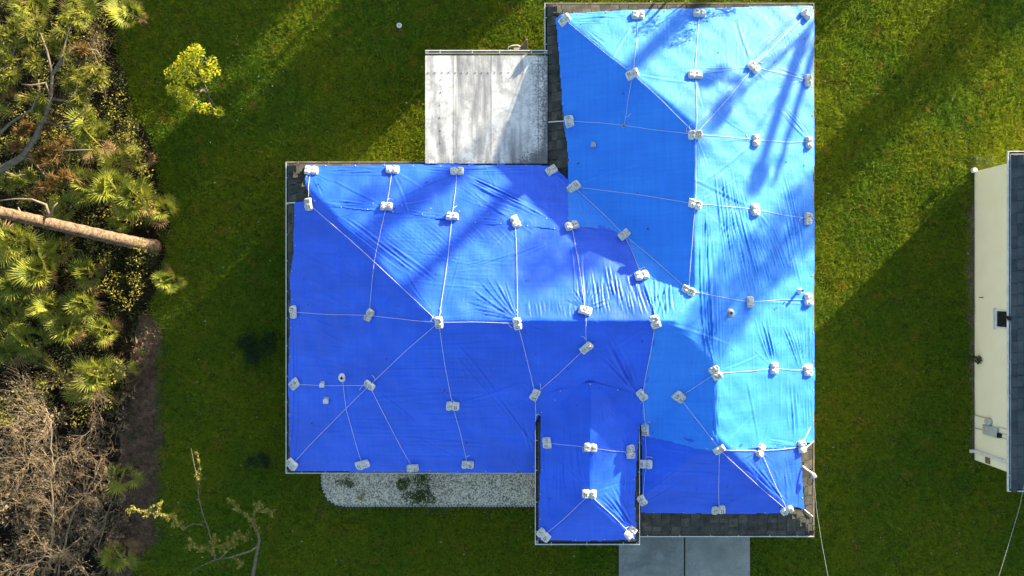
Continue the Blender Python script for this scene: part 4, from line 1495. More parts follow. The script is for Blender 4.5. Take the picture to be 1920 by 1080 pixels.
# scalloped edging of the bed
mb = MB()
for i in range(2, len(GRAVEL) - 2):
    pass
edge_pts = [P(x, y) for x, y in GRAVEL[:-1]]
L = [edge_pts[0]]
for a, b in zip(edge_pts[:-1], edge_pts[1:]):
    n = max(1, int((b - a).length / 0.13))
    L += [a.lerp(b, (k + 1) / n) for k in range(n)]
mb.tube([(0, 0, 0), (0, 0, 0.05), (0, 0, 0.075)], [0.055, 0.055, 0.03], 6)
stone_me = mb.mesh('edging_stone', M['galv'])
edging = empty('bed_edging', L[0])
tag(edging, 'scalloped grey edging round the gravel bed', 'edging')
for p in L:
    o = link('edging_stone', stone_me, edging)
    o.location = p - L[0]
    o.rotation_euler = (random.uniform(-.1, .1), random.uniform(-.1, .1), random.uniform(0, 3))

# ------------------------------------------------------------------ plants: leaf builders
def leaf_cloud(centers, radii, n, size, seed, flat=0.5, aspect=0.45):
    """many small two-triangle leaves scattered in balls; returns V,Q arrays"""
    r = np.random.default_rng(seed)
    centers, radii = np.array(centers, float), np.array(radii, float)
    w = radii ** 2
    ci = r.choice(len(centers), n, p=w / w.sum())
    d = r.normal(size=(n, 3)); d /= np.linalg.norm(d, axis=1)[:, None]
    rad = radii[ci] * (r.uniform(0.15, 1.0, n) ** 0.5)
    c = centers[ci] + d * rad[:, None] * np.array([1, 1, 0.8])
    ax = r.normal(size=(n, 3)) + d * 0.6; ax[:, 2] *= flat
    ax /= np.linalg.norm(ax, axis=1)[:, None]
    nr = r.normal(size=(n, 3)) * 0.7 + np.array([0, 0, 1])
    sd_ = np.cross(ax, nr); sd_ /= np.linalg.norm(sd_, axis=1)[:, None] + 1e-9
    L = size * r.uniform(0.6, 1.3, n)
    a, s = ax * L[:, None] / 2, sd_ * (L * aspect / 2)[:, None]
    up = np.cross(sd_, ax) * (L * 0.08)[:, None]
    V = np.stack([c - a, c + s + up, c + a, c - s + up], 1).reshape(-1, 3)
    Q = np.arange(n * 4).reshape(n, 4)
    return V, Q


def cloud_obj(name, centers, radii, n, size, mat, parent, seed, **kw):
    V, Q = leaf_cloud(centers, radii, n, size, seed, **kw)
    return link(name, np_mesh(name, V, Q, mat), parent)


def needles(c, axis, n, L, r, spread=1.0):
    """a tuft of long pine needles: thin triangles"""
    c = np.array(c); axis = np.array(axis, float); axis /= np.linalg.norm(axis)
    d = r.normal(size=(n, 3)) * 0.75 * spread + axis
    d /= np.linalg.norm(d, axis=1)[:, None]
    w = np.cross(d, r.normal(size=(n, 3))); w /= np.linalg.norm(w, axis=1)[:, None] + 1e-9
    l = L * r.uniform(0.65, 1.1, n)[:, None]
    b = c + axis * r.uniform(-0.12, 0.10, n)[:, None]
    V = np.stack([b - w * 0.016, b + w * 0.016, b + d * l + np.array([0, 0, -0.05]) * l], 1).reshape(-1, 3)
    return V


# ------------------------------------------------------------------ scrub palms
def fan_leaf(seed, petiole=0.5, rad=0.55, n=19, span=115):
    r = random.Random(seed)
    mb = MB()
    mb.tube([(0, 0, 0), (petiole * 0.5, 0, 0.03), (petiole, 0, 0.0)], [0.012, 0.009, 0.007], 4)
    for k in range(n):
        a = R(-span + 2 * span * k / (n - 1) + r.uniform(-3, 3))
        L = rad * (1.0 - 0.25 * abs(k / (n - 1) - 0.5) * 2) * r.uniform(0.88, 1.08)
        d = Vector((math.cos(a), math.sin(a), r.uniform(0.02, 0.16)))
        s = Vector((-math.sin(a), math.cos(a), 0))
        h = Vector((petiole, 0, 0))
        w = 0.021 * rad / 0.55
        p1, p2 = h + d * L * 0.55, h + d * L - Vector((0, 0, L * r.uniform(0.05, 0.28)))
        up = Vector((0, 0, 0.010))
        mb.add([h, p1 + s * w, p1 - up, p1 - s * w, p2], [(0, 2, 1), (0, 3, 2), (1, 2, 4), (2, 3, 4)])
    return mb.mesh('leaf', M['palm'])


FANS = [fan_leaf(1, 0.5, 0.66, 22), fan_leaf(2, 0.62, 0.74, 24), fan_leaf(3, 0.42, 0.56, 19, 100), fan_leaf(4, 0.55, 0.62, 25, 130)]
FANB = [f_.copy() for f_ in FANS[:3]]
for f_ in FANB:
    f_.materials.clear(); f_.materials.append(M['dry_palm'])


def palmetto(px, py, z, n, s, label, seed, low=0.0):
    r = random.Random(seed)
    p = P(px, py, z)
    e = empty('scrub_palm', (p.x, p.y, 0))
    tag(e, label, 'palm', 'scrub palms at the edge of the woods')
    mb = MB()
    mb.tube([(0, 0, -0.02), (0.03, 0.02, z * 0.5), (0, 0, z)], [0.09 * s, 0.075 * s, 0.06 * s], 7)
    mb.build('stem', M['bark_dark'], e)
    a0 = r.uniform(0, 6.28)
    n = int(n * 1.35)
    for k in range(n):
        az = a0 + k * 2.399 + r.uniform(-0.3, 0.3)
        el = R(78 - 72 * (k / max(1, n - 1)) + r.uniform(-8, 8) - low)
        o = link('leaf', r.choice(FANB if k >= n - 3 and r.random() < 0.6 else FANS), e)
        x = Vector((math.cos(az) * math.cos(el), math.sin(az) * math.cos(el), math.sin(el)))
        y0 = Vector((-math.sin(az), math.cos(az), 0))
        tw = r.uniform(-0.5, 0.5)
        zz = x.cross(y0)
        y = (y0 * math.cos(tw) + zz * math.sin(tw)).normalized()
        m = Matrix((x, y, x.cross(y))).transposed().to_4x4()
        m.translation = Vector((0, 0, z - 0.02))
        k2 = s * r.uniform(0.8, 1.1)
        o.matrix_local = m @ Matrix.Scale(k2, 4)


PALMS = [
 (188, 700, 1.1, 15, 1.0, 'bright scrub palm lowest of the sunlit ones, above the bare twigs'),
 (160, 728, 0.7, 9, 0.8, 'smaller scrub palm tucked below the lowest bright one'),
 (262, 372, 1.2, 13, 1.0, 'scrub palm just above the big pine trunk, nearest the lawn'),
 (218, 352, 1.5, 13, 1.0, 'scrub palm above the big pine trunk, second from the lawn'),
 (300, 392, 0.6, 9, 0.8, 'scrub palm leaning over the lawn beside the pine trunk base'),
 (240, 412, 0.8, 10, 0.8, 'low scrub palm touching the upper side of the pine trunk'),
 (170, 345, 1.3, 10, 0.9, 'scrub palm above the trunk, third from the lawn'),
 (32, 452, 1.9, 14, 1.0, 'scrub palm right below the pine trunk at the picture edge'),
 (82, 508, 1.7, 14, 1.0, 'bright starry scrub palm below the pine trunk'),
 (40, 535, 1.4, 12, 1.0, 'dim scrub palm below the starry one near the edge'),
 (118, 468, 1.2, 10, 0.85, 'scrub palm close under the middle of the pine trunk'),
 (172, 512, 1.0, 10, 0.9, 'scrub palm with dry brown base under the trunk'),
 (100, 575, 1.2, 11, 0.9, 'scrub palm in the middle of the shaded thicket'),
 (12, 590, 1.2, 11, 0.9, 'scrub palm cut by the left picture edge in the thicket'),
 (165, 570, 1.3, 12, 0.9, 'scrub palm with upright bright leaves beside the olive shrub'),
 (135, 612, 1.0, 11, 0.9, 'scrub palm just above the arching frond'),
 (60, 640, 1.0, 11, 0.9, 'scrub palm left of the arching frond'),
 (205, 620, 0.8, 9, 0.8, 'scrub palm right of the olive shrub'),
 (18, 655, 1.0, 9, 0.8, 'lowest scrub palm at the left edge above the twigs'),
 (320, 525, 0.4, 7, 0.7, 'small dark green scrub palm at the lawn edge under the trunk base'),
 (222, 308, 1.0, 9, 0.8, 'upright scrub palm between pine boughs and trunk'),
 (180, 262, 1.3, 10, 0.9, 'scrub palm under the tip of the forked pine bough'),
 (172, 232, 1.4, 9, 0.9, 'topmost scrub palm below the pine boughs'),
 (265, 300, 0.5, 6, 0.7, 'little scrub palm alone in shade at the lawn edge'),
 (235, 888, 1.0, 5, 0.9, 'shaded scrub palm beside the bare twigs'),
 (225, 1035, 0.6, 9, 0.9, 'shaded scrub palm at the bottom edge by the mulch'),
 (262, 690, 0.4, 5, 0.5, 'tiny scrub palm seedling on the mulch'),
 (120, 395, 1.2, 8, 0.8, 'scrub palm overlapped by the upper side of the trunk'),
 (150, 30, 1.5, 9, 0.9, 'shaded scrub palm at the top edge by the woods'),
 (60, 20, 1.8, 9, 0.9, 'shaded scrub palm in the top corner'),
 (250, 30, 0.8, 8, 0.9, 'dark scrub palm where woods meet the upper lawn'),
]
for i, (x, y, z, n, s, lab) in enumerate(PALMS):
    palmetto(x, y, z, n, s, lab, 100 + i)

# feather-leaved frond (arching) in the thicket
e = empty('feather_palm', P(150, 712, 0) * 1.0)
e.location = (*P(150, 722, 0)[:2], 0)
tag(e, 'young feather palm with one long arching frond above the bare twigs', 'palm')
q = e.location
for fi, (pts, ln) in enumerate((([(132, 718, 0.9), (105, 695, 1.3), (80, 668, 1.6), (60, 655, 1.5)], 0.34), ([(130, 712, 0.9), (95, 690, 1.2), (65, 678, 1.1), (35, 668, 0.9)], 0.30))):
    mb = MB()
    W = [P(x, y, z) - q for x, y, z in pts]
    W = [Vector((0, 0, 0.1))] + W
    mb.tube(W, [0.03, 0.022, 0.016, 0.011, 0.006], 5)
    fr = mb.build('frond', M['brown_leaf' if fi == 0 else 'palm'], e)
    mb = MB()
    for k in range(64):
        t = 1 + (len(W) - 2.001) * (k // 2) / 32
        i0 = int(t); p = W[i0].lerp(W[i0 + 1], t - i0)
        d = (W[i0 + 1] - W[i0]).normalized()
        s = d.cross(Vector((0, 0, 1))).normalized() * (1 if k % 2 else -1)
        tip = p + (s * 0.8 + d * 0.7 + Vector((0, 0, -0.15))).normalized() * ln
        mb.add([p - d * 0.012, p + d * 0.012, tip], [(0, 1, 2)])
    mb.build('leaflets', M['palm'], fr)

# ------------------------------------------------------------------ pines
def big_pine():
    base = P(291, 463, 0)
    e = empty('pine_tree', base)
    tag(e, 'tall pine whose thick bare trunk leans out across the scrub palms', 'tree')
    path = [(291, 463, 0), (262, 457, 0.9), (215, 447, 2.4), (150, 432, 4.3), (80, 416, 6.2), (20, 402, 7.9), (-60, 384, 9.7), (-230, 350, 12.6), (-420, 330, 15.0)]
    pts = [P(*q) - base for q in path]
    mb = MB()
    fine, fr = [], []
    rad = [0.33, 0.27, 0.245, 0.225, 0.20, 0.18, 0.16, 0.12, 0.05]
    n = 60
    for k in range(n):
        t = (len(pts) - 1.001) * k / (n - 1)
        i = int(t)
        fine.append(pts[i].lerp(pts[i + 1], t - i) + Vector((0, 0, 0.02 * math.sin(k * 0.9))))
        fr.append((rad[i] + (rad[i + 1] - rad[i]) * (t - i)) * (1 + 0.05 * math.sin(k * 2.1)))
    mb.tube(fine, fr, 14)
    mb.build('trunk', M['bark_pine'], e, True)
    # dead stubs on the trunk
    for pp in ([(92, 405, 6.1), (86, 384, 6.2), (60, 374, 6.3), (30, 373, 6.4), (-10, 377, 6.5)], [(75, 413, 6.4), (95, 402, 6.5), (100, 388, 6.6), (108, 380, 6.6)], [(40, 405, 7.2), (34, 388, 7.3)]):
        mb = MB()
        mb.tube([P(*q) - base for q in pp], [0.06 - 0.045 * k / (len(pp) - 1) for k in range(len(pp))], 6)
        mb.build('limb', M['bark_grey'], e, True)
    r = np.random.default_rng(5)
    top = np.array(pts[-2])
    V = []
    mbl = MB()
    for k in range(60):
        d = r.normal(size=3); d /= np.linalg.norm(d)
        c = top + np.array([-0.9, 0, 0.9]) + d * np.array([1.7, 1.7, 1.3]) * r.uniform(0.5, 1)
        mbl.tube([Vector(top) + Vector((-0.3, 0, 0.3)), Vector(top) * 0.5 + Vector(c) * 0.5, Vector(c)], [0.05, 0.03, 0.01], 4)
        V.append(needles(c, d + np.array([0, 0, 0.4]), 70, 0.32, r))
    mbl.build('limb', M['bark_pine'], e)
    V = np.concatenate(V)
    link('crown', np_mesh('crown', V, np.arange(len(V)).reshape(-1, 3), M['pine']), e)


big_pine()


def bough_pine():
    base = Vector((-23.6, 3.0, 0))
    e = empty('pine_tree', base)
    tag(e, 'pine with a forked grey bough and tufted needles in the upper woods', 'tree')
    main = [(None, base), (0, P(-110, 345, 2.4)), (0, P(0, 320, 3.6)), (0, P(40, 295, 3.9)), (0, P(66, 258, 4.2)), (0, P(82, 225, 4.5)), (0, P(95, 185, 4.8)), (0, P(98, 140, 5.1)), (0, P(88, 95, 5.4)), (0, P(76, 62, 5.6))]
    pts = [q - base for _, q in main]
    mb = MB()
    mb.tube(pts, [0.24, 0.19, 0.135, 0.115, 0.10, 0.085, 0.07, 0.05, 0.035, 0.015], 8)
    mb.build('trunk', M['bark_grey'], e, True)
    subs = [[(82, 225, 4.5), (120, 240, 4.3), (160, 208, 4.4), (178, 150, 4.6)], [(40, 295, 3.9), (90, 282, 3.7), (135, 282, 3.6), (175, 280, 3.4)],
            [(-20, 270, 4.5), (20, 230, 4.7), (60, 205, 4.9), (74, 168, 5.1), (72, 150, 5.2)], [(66, 258, 4.2), (45, 285, 4.0), (25, 300, 3.8)],
            [(95, 185, 4.8), (85, 155, 5.2), (60, 160, 5.3), (40, 158, 5.4)], [(40, 295, 3.9), (62, 302, 3.6), (85, 330, 3.3), (92, 342, 3.2)],
            [(95, 185, 4.8), (130, 190, 4.7), (150, 160, 4.8)], [(-30, 110, 5.5), (10, 125, 5.4), (25, 100, 5.5), (33, 70, 5.6)], [(98, 140, 5.1), (140, 88, 5.2), (182, 95, 5.0), (190, 108, 5.0)],
            [(0, 320, 3.6), (30, 330, 3.3), (60, 325, 3.2)], [(98, 140, 5.1), (115, 110, 5.2), (128, 60, 5.3), (140, 25, 5.3)], [(-20, 180, 4.8), (5, 170, 5.0), (8, 190, 5.0)]]
    for s in subs:
        mb = MB()
        w = [P(*q) - base for q in s]
        mb.tube(w, [0.055 - 0.042 * k / (len(w) - 1) for k in range(len(w))], 6)
        mb.build('limb', M['bark_grey'], e, True)
    tufts = [(27, 55, 5.6, 0), (27, 82, 5.5, 0), (12, 118, 5.4, 0), (62, 124, 5.3, 0), (22, 145, 5.3, 0), (5, 150, 5.3, 0), (123, 104, 5.0, 0), (133, 10, 5.3, 0), (160, 28, 5.2, 0), (180, 133, 4.7, 0),
             (170, 148, 4.6, 0), (60, 60, 5.5, 0), (80, 45, 5.4, 0), (100, 80, 5.2, 0), (48, 100, 5.3, 0), (40, 247, 4.2, 1), (62, 245, 4.2, 1), (95, 240, 4.2, 1), (80, 290, 3.8, 1),
             (100, 290, 3.8, 1), (57, 333, 3.4, 0), (35, 340, 3.4, 0), (90, 342, 3.3, 1), (118, 332, 3.2, 1), (75, 350, 3.2, 1), (10, 345, 3.5, 0), (140, 150, 4.7, 0), (120, 150, 4.7, 0),
             (150, 170, 4.6, 0), (75, 180, 4.9, 0), (10, 175, 5.1, 1), (2, 95, 5.5, 0), (45, 35, 5.6, 0), (110, 60, 5.2, 0), (150, 90, 5.0, 1), (110, 275, 3.7, 1), (30, 275, 4.1, 1), (135, 190, 4.5, 0),
             (75, 210, 4.6, 0), (2, 60, 5.6, 0), (0, 200, 5.0, 0)]
    r = np.random.default_rng(9)
    G, B = [], []
    for x, y, z, br in tufts:
        c = np.array(P(x, y, z) - base)
        for k in range(3):
            cc = c + r.normal(size=3) * np.array([0.13, 0.13, 0.08])
            (B if br else G).append(needles(cc, np.array([r.normal() * 0.7 + 0.1, r.normal() * 0.7 + 0.1, 0.45]), 105, 0.40, r, 0.9))
    for nm, L, m in (('needles', G, 'pine'), ('dry_needles', B, 'pine_brown')):
        V = np.concatenate(L)
        link(nm, np_mesh(nm, V, np.arange(len(V)).reshape(-1, 3), M[m]), e)


bough_pine()

# ------------------------------------------------------------------ bare shrubs, bottom left
def bare(name, px_path, seed, label, n1=16, mat='twig', scale=1.0, dirb=(0, 1, 0.35)):
    r = random.Random(seed)
    base = P(*px_path[0])
    base.z = 0
    e = empty(name, base)
    tag(e, label, 'shrub', 'bare shrubs in the corner thicket')
    pts = [P(*q) - base for q in px_path]
    pts[0].z = 0
    fine = []
    for a_, b_ in zip(pts[:-1], pts[1:]):
        for k in range(4):
            j = Vector((r.gauss(0, 0.035), r.gauss(0, 0.035), r.gauss(0, 0.02))) if (k or fine) else Vector((0, 0, 0))
            fine.append(a_.lerp(b_, k / 4) + j)
    pts = fine + [pts[-1]]
    n = len(pts)
    mb = MB()
    mb.tube(pts, [0.045 * scale * (1 - 0.75 * k / (n - 1)) + 0.006 for k in range(n)], 6)
    mb.build('stem', M[mat], e, True)
    tw = MB()
    leaves = []

    def grow(p, d, L, rad, lev):
        steps = 4
        q = [p]
        dd = d.copy()
        for k in range(steps):
            dd = (dd + Vector((r.gauss(0, 0.20), r.gauss(0, 0.20), r.gauss(0.03, 0.12)))).normalized()
            q.append(q[-1] + dd * L / steps)
        tw.tube(q, [rad * (1 - 0.7 * k / steps) for k in range(steps + 1)], 4 if lev < 2 else 3, cap=False)
        if lev >= 2:
            leaves.append(q[-1])
            leaves.append(q[2])
            return
        for k in range(r.randint(5, 7)):
            i = r.randint(1, steps)
            a = q[i]
            s = (dd + Vector((r.gauss(0, 0.75), r.gauss(0, 0.75), r.gauss(0.1, 0.4)))).normalized()
            grow(a, s, L * r.uniform(0.45, 0.7), rad * 0.55, lev + 1)
    n1 = int(n1 * 1.35)
    for k in range(n1):
        t = 0.15 + 0.85 * (k + r.random()) / n1
        f = t * (n - 1)
        i = min(int(f), n - 2)
        p = pts[i].lerp(pts[i + 1], f - i)
        d = (pts[i + 1] - pts[i]).normalized()
        s = (d * 0.6 + Vector((r.gauss(0, 0.8), r.gauss(0, 0.6), r.gauss(0.1, 0.4))) + Vector(dirb) * 0.25).normalized()
        grow(p, s, r.uniform(0.7, 1.6) * scale, 0.0085 * scale, 0)
    tag(tw.build('twigs', M[mat], e), kind='stuff')
    cl = [tuple(p) for p in leaves]
    V, Q = leaf_cloud(cl, [0.09] * len(cl), len(cl), 0.045, seed + 1)
    link('dry_leaves', np_mesh('dry_leaves', V, Q, M['twig' if seed % 2 else 'brown_leaf']), e)


bare('bare_shrub', [(92, 1075, 0.0), (97, 1010, 0.7), (98, 950, 1.3), (98, 900, 1.8), (99, 850, 2.3), (96, 800, 2.7), (86, 765, 3.0)], 31, 'tallest bare shrub with one pale upright stem among the twigs', 18)
bare('bare_shrub', [(-40, 1010, 0.0), (0, 960, 0.8), (30, 920, 1.4), (50, 880, 1.9), (58, 850, 2.2)], 32, 'bare shrub fanning in from the edge beside the tall pale stem', 13)
bare('bare_shrub', [(-30, 1110, 0.0), (10, 1080, 0.6), (60, 1055, 1.1), (110, 1040, 1.5), (150, 1010, 1.8)], 33, 'bare shrub spreading along the bottom edge', 13)
bare('bare_shrub', [(110, 1080, 0.0), (125, 1000, 0.7), (150, 940, 1.2), (175, 900, 1.5), (190, 860, 1.7)], 34, 'bare shrub leaning toward the shaded palm', 12, scale=0.85)
bare('bare_shrub', [(-30, 880, 0.0), (5, 850, 0.8), (25, 815, 1.4), (35, 780, 1.9)], 35, 'bare shrub in the upper corner of the twig thicket by the edge', 11)
bare('bare_shrub', [(150, 850, 0.0), (170, 810, 0.6), (185, 775, 1.1), (205, 750, 1.4)], 36, 'small bare shrub right below the lowest bright palm', 9, scale=0.8)
bare('bare_shrub', [(180, 1050, 0.0), (195, 990, 0.5), (205, 950, 0.9), (215, 920, 1.1)], 37, 'dim bare shrub by the mulch near the bottom', 8, scale=0.7, mat='bark_grey')
bare('bare_shrub', [(200, 190, 0.0), (195, 160, 0.7), (180, 110, 1.2), (165, 80, 1.7)], 38, 'brittle bare shrub between pine tufts and the upper lawn', 8, scale=0.7)
bare('bare_shrub', [(150, 690, 0.0), (100, 600, 0.5), (80, 560, 0.8), (60, 520, 1.0)], 39, 'bare shrub hidden low among the scrub palms', 6, scale=0.6, mat='bark_grey')

# olive shrub in the palms
e = empty('olive_shrub', (*P(172, 595)[:2], 0))
tag(e, 'small olive yellow shrub amid the scrub palms', 'shrub')
mb = MB()
for k in range(6):
    a = k * 1.05
    mb.tube([(0, 0, 0), (0.15 * math.cos(a), 0.15 * math.sin(a), 0.5), (0.35 * math.cos(a), 0.35 * math.sin(a), 0.95)], [0.02, 0.015, 0.006], 4)
mb.build('stems', M['bark_grey'], e)
cloud_obj('foliage', [(0.3 * math.cos(k), 0.3 * math.sin(k), 0.85 + 0.15 * math.sin(2 * k)) for k in range(7)], [0.28] * 7, 900, 0.06, M['weed'], e, 8)

# ------------------------------------------------------------------ small yellow-green tree
def young_tree():
    base = Vector((*P(393, 200)[:2], 0))
    e = empty('young_tree', base)
    tag(e, 'small sunlit yellow green tree standing alone on the upper lawn', 'tree')
    q = lambda x, y, z: P(x, y, z) - base
    mb = MB()
    for pts, rd in (([(393, 200, 0), (392, 182, 0.6), (386, 165, 1.1), (380, 150, 1.6), (372, 125, 2.3), (366, 100, 2.9)], (0.05, 0.045, 0.035, 0.028, 0.02, 0.008)),
                    ([(390, 178, 0.7), (380, 168, 1.0), (372, 176, 1.2), (365, 190, 1.3), (361, 212, 1.35)], (0.035, 0.03, 0.022, 0.015, 0.008)),
                    ([(386, 165, 1.1), (370, 170, 1.4), (345, 172, 1.8), (322, 166, 2.1)], (0.03, 0.025, 0.016, 0.008)),
                    ([(380, 150, 1.6), (355, 135, 2.2), (335, 125, 2.6), (318, 138, 2.7)], (0.028, 0.02, 0.012, 0.006)),
                    ([(384, 158, 1.3), (392, 140, 1.8), (398, 120, 2.2)], (0.028, 0.018, 0.006)), ([(392, 182, 0.6), (400, 195, 0.9), (410, 208, 1.2)], (0.028, 0.018, 0.006))):
        mb.tube([q(*p) for p in pts], list(rd), 6)
    mb.build('trunk', M['bark_grey'], e, True)
    cl = [(368, 93, 3), (374, 100, 2.9), (345, 108, 2.8), (338, 122, 2.6), (398, 116, 2.2), (385, 135, 2.0), (403, 134, 1.9), (318, 138, 2.7), (360, 112, 2.7), (352, 130, 2.5), (373, 126, 2.4),
          (340, 145, 2.3), (363, 150, 2.1), (335, 160, 2.0), (345, 172, 1.9), (355, 180, 1.7), (322, 168, 2.1), (362, 186, 1.5), (378, 202, 1.2), (390, 204, 1.1), (411, 210, 1.2), (350, 198, 1.4),
          (338, 180, 1.7), (386, 145, 1.9), (330, 130, 2.6), (360, 98, 2.9)]
    cloud_obj('foliage', [q(*c) for c in cl], [0.26] * len(cl), 2600, 0.10, M['yellow'], e, 21, flat=0.6, aspect=0.4)
    cloud_obj('inner_foliage', [q(c[0] + 6, c[1] + 8, c[2] - 0.4) for c in cl], [0.30] * len(cl), 900, 0.10, M['green'], e, 22, flat=0.6)


young_tree()

# ------------------------------------------------------------------ thin sapling near the bottom
def sapling():
    base = Vector((*P(470, 1105)[:2], 0))
    e = empty('sapling', base)
    tag(e, 'thin leggy sapling with sparse yellow leaves over the lower lawn', 'tree')
    q = lambda x, y, z: P(x, y, z) - base
    br = [([(470, 1105, 0), (476, 1070, 0.6), (480, 1045, 1.1), (486, 1015, 1.6), (484, 995, 1.9)], 0.075, 0.05, 0), ([(486, 1022, 1.5), (470, 1033, 1.7), (430, 1046, 1.9), (404, 1049, 2.0)], 0.045, 0.03, 0),
          ([(404, 1049, 2.0), (398, 1020, 2.1), (390, 990, 2.3), (380, 965, 2.5), (372, 930, 2.7), (368, 890, 2.9), (358, 840, 3.1)], 0.03, 0.008, 0), ([(412, 1048, 2.0), (430, 1030, 2.2), (446, 1020, 2.3)], 0.03, 0.015, 0),
          ([(404, 1049, 2.0), (380, 1060, 2.0), (352, 1076, 2.0)], 0.02, 0.006, 0), ([(484, 1000, 1.9), (474, 975, 2.3), (480, 955, 2.6), (490, 935, 2.8)], 0.035, 0.006, 26), ([(474, 975, 2.3), (462, 965, 2.5), (445, 955, 2.7), (434, 938, 2.8)], 0.02, 0.005, 26),
          ([(480, 955, 2.6), (500, 960, 2.7), (522, 955, 2.8)], 0.015, 0.004, 12), ([(384, 985, 2.3), (362, 982, 2.5), (345, 992, 2.7)], 0.02, 0.012, 0), ([(345, 992, 2.7), (325, 970, 2.9), (300, 965, 3.1), (270, 958, 3.2), (236, 955, 3.3)], 0.014, 0.005, 60),
          ([(300, 965, 3.1), (297, 945, 3.2)], 0.008, 0.004, 12), ([(446, 1020, 2.3), (430, 1018, 2.6), (400, 1028, 2.8), (370, 1033, 2.9)], 0.014, 0.005, 46), ([(400, 1028, 2.8), (402, 1000, 2.9)], 0.008, 0.004, 14), ([(370, 1030, 2.9), (355, 1010, 3.0)], 0.008, 0.004, 10),
          ([(462, 1010, 2.4), (450, 1003, 2.6), (438, 1001, 2.7)], 0.012, 0.005, 22), ([(445, 1050, 1.9), (452, 1060, 2.0), (460, 1045, 2.0)], 0.01, 0.004, 8), ([(372, 930, 2.7), (376, 880, 2.9), (370, 850, 3.0)], 0.01, 0.003, 12)]
    tr, lf = MB(), []
    for i, (pts, r0, r1, nl) in enumerate(br):
        w = [q(*p) for p in pts]
        mb = tr if i < 3 else MB()
        mb.tube(w, [r0 + (r1 - r0) * k / (len(w) - 1) for k in range(len(w))], 6)
        if i >= 3: mb.build('branch', M['bark_grey'], e, True)
        for k in range(nl):
            t = (len(w) - 1.001) * random.random()
            j = int(t)
            lf.append(tuple(w[j].lerp(w[j + 1], t - j)))
    tr.build('trunk', M['bark_grey'], e, True)
    mb = MB()
    for c in lf[::3]:
        c = Vector(c)
        d = Vector((random.gauss(0, 1), random.gauss(0, 1), random.gauss(0.3, 0.5))).normalized() * random.uniform(0.1, 0.35)
        mb.tube([c, c + d * 0.5 + Vector((0, 0, 0.02)), c + d], [0.005, 0.004, 0.003], 3)
        lf.append(tuple(c + d)); lf.append(tuple(c + d * 0.6))
    tag(mb.build('twigs', M['bark_grey'], e), kind='stuff')
    V, Q = leaf_cloud(lf, [0.08] * len(lf), len(lf) * 8, 0.085, 77)
    link('foliage', np_mesh('foliage', V, Q, M['weed']), e)


sapling()

# ------------------------------------------------------------------ shrubs in the gravel, at the neighbour's corner, weeds on the lawn
def low_plant(name, px, py, rx, h, n, size, mat, label, seed, cat='plant', grp=None, stalks=5, nc=9):
    base = Vector((*P(px, py)[:2], 0))
    e = empty(name, base)
    tag(e, label, cat, grp)
    r = random.Random(seed)
    cs = []
    mb = MB()
    for k in range(nc):
        a, d = r.uniform(0, 6.28), rx * math.sqrt(r.random())
        c = (d * math.cos(a), d * 0.75 * math.sin(a), h * r.uniform(0.4, 1.0))
        cs.append(c)
        if k < stalks:
            mb.tube([(0, 0, 0), (c[0] * 0.5, c[1] * 0.5, c[2] * 0.6), c], [0.012, 0.008, 0.004], 4)
    mb.build('stems', M['bark_grey'], e)
    cloud_obj('foliage', cs, [rx * 0.36] * nc, n, size, M[mat], e, seed)


low_plant('bed_shrub', 785, 912, 0.75, 0.8, 1700, 0.09, 'green', 'leafy green shrub spreading in the middle of the gravel bed', 51, 'shrub', nc=14)
low_plant('bed_weed', 655, 905, 0.45, 0.35, 420, 0.06, 'green', 'sparse green weed near the rounded end of the gravel bed', 52, nc=8)
low_plant('bed_weed', 680, 925, 0.28, 0.25, 200, 0.05, 'weed', 'thin yellowish weed beside the sparse one in the gravel bed', 53, nc=6)
low_plant('corner_shrub', 1829, 303, 0.34, 0.7, 500, 0.07, 'green', 'small green shrub at the sunlit corner of the cream house', 54, 'shrub')
low_plant('lawn_clump', 480, 650, 0.85, 0.3, 3000, 0.08, 'dark_green', 'wide dark green clump on the lawn left of the house', 55, nc=16)
low_plant('lawn_clump', 486, 866, 0.5, 0.2, 1000, 0.07, 'dark_green', 'smaller dark green clump on the lawn below the wide one', 56, nc=10)
low_plant('wall_clump', 1829, 668, 0.36, 0.5, 700, 0.07, 'under', 'dark grassy clump against the cream wall', 57, nc=9)

# ------------------------------------------------------------------ undergrowth and litter (uncountable)
def scatter_in(poly, n, r):
    xs, ys = [p[0] for p in poly], [p[1] for p in poly]
    X = r.uniform(max(min(xs), -23.5), max(xs), n); Y = r.uniform(max(min(ys), -13.6), min(max(ys), 13.6), n)
    k = inside(poly, X, Y)
    return X[k], Y[k]


r_ = np.random.default_rng(13)
X, Y = scatter_in(FOREST, 900, r_)
n_ = Noise2(3.0, seed=4)(X, Y)
dens = (n_ > -0.4) & (Y > -5.5)
hh = 0.1 + 0.75 * r_.uniform(0, 1, len(X)) ** 2
cs = np.stack([X, Y, hh], 1)[dens]
V, Q = leaf_cloud(cs, np.full(len(cs), 0.42), 42000, 0.085, 14, flat=0.6)
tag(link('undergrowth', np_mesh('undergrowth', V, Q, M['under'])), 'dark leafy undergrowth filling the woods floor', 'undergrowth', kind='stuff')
X, Y = scatter_in(FOREST, 620, r_)
k_ = (Y > -5.6) & (X < -14.9)
cs = np.stack([X, Y, 0.5 + 1.1 * r_.uniform(0, 1, len(X))], 1)[k_]
V, Q = leaf_cloud(cs, np.full(len(cs), 0.34), 19000, 0.10, 24, flat=0.7)
tag(link('scrub', np_mesh('scrub', V, Q, M['golden'])), 'golden green scrub leaves between the palms', 'scrub', kind='stuff')
X, Y = scatter_in(FOREST, 800, r_)
cs = np.stack([X, Y, np.full(len(X), 0.05)], 1)
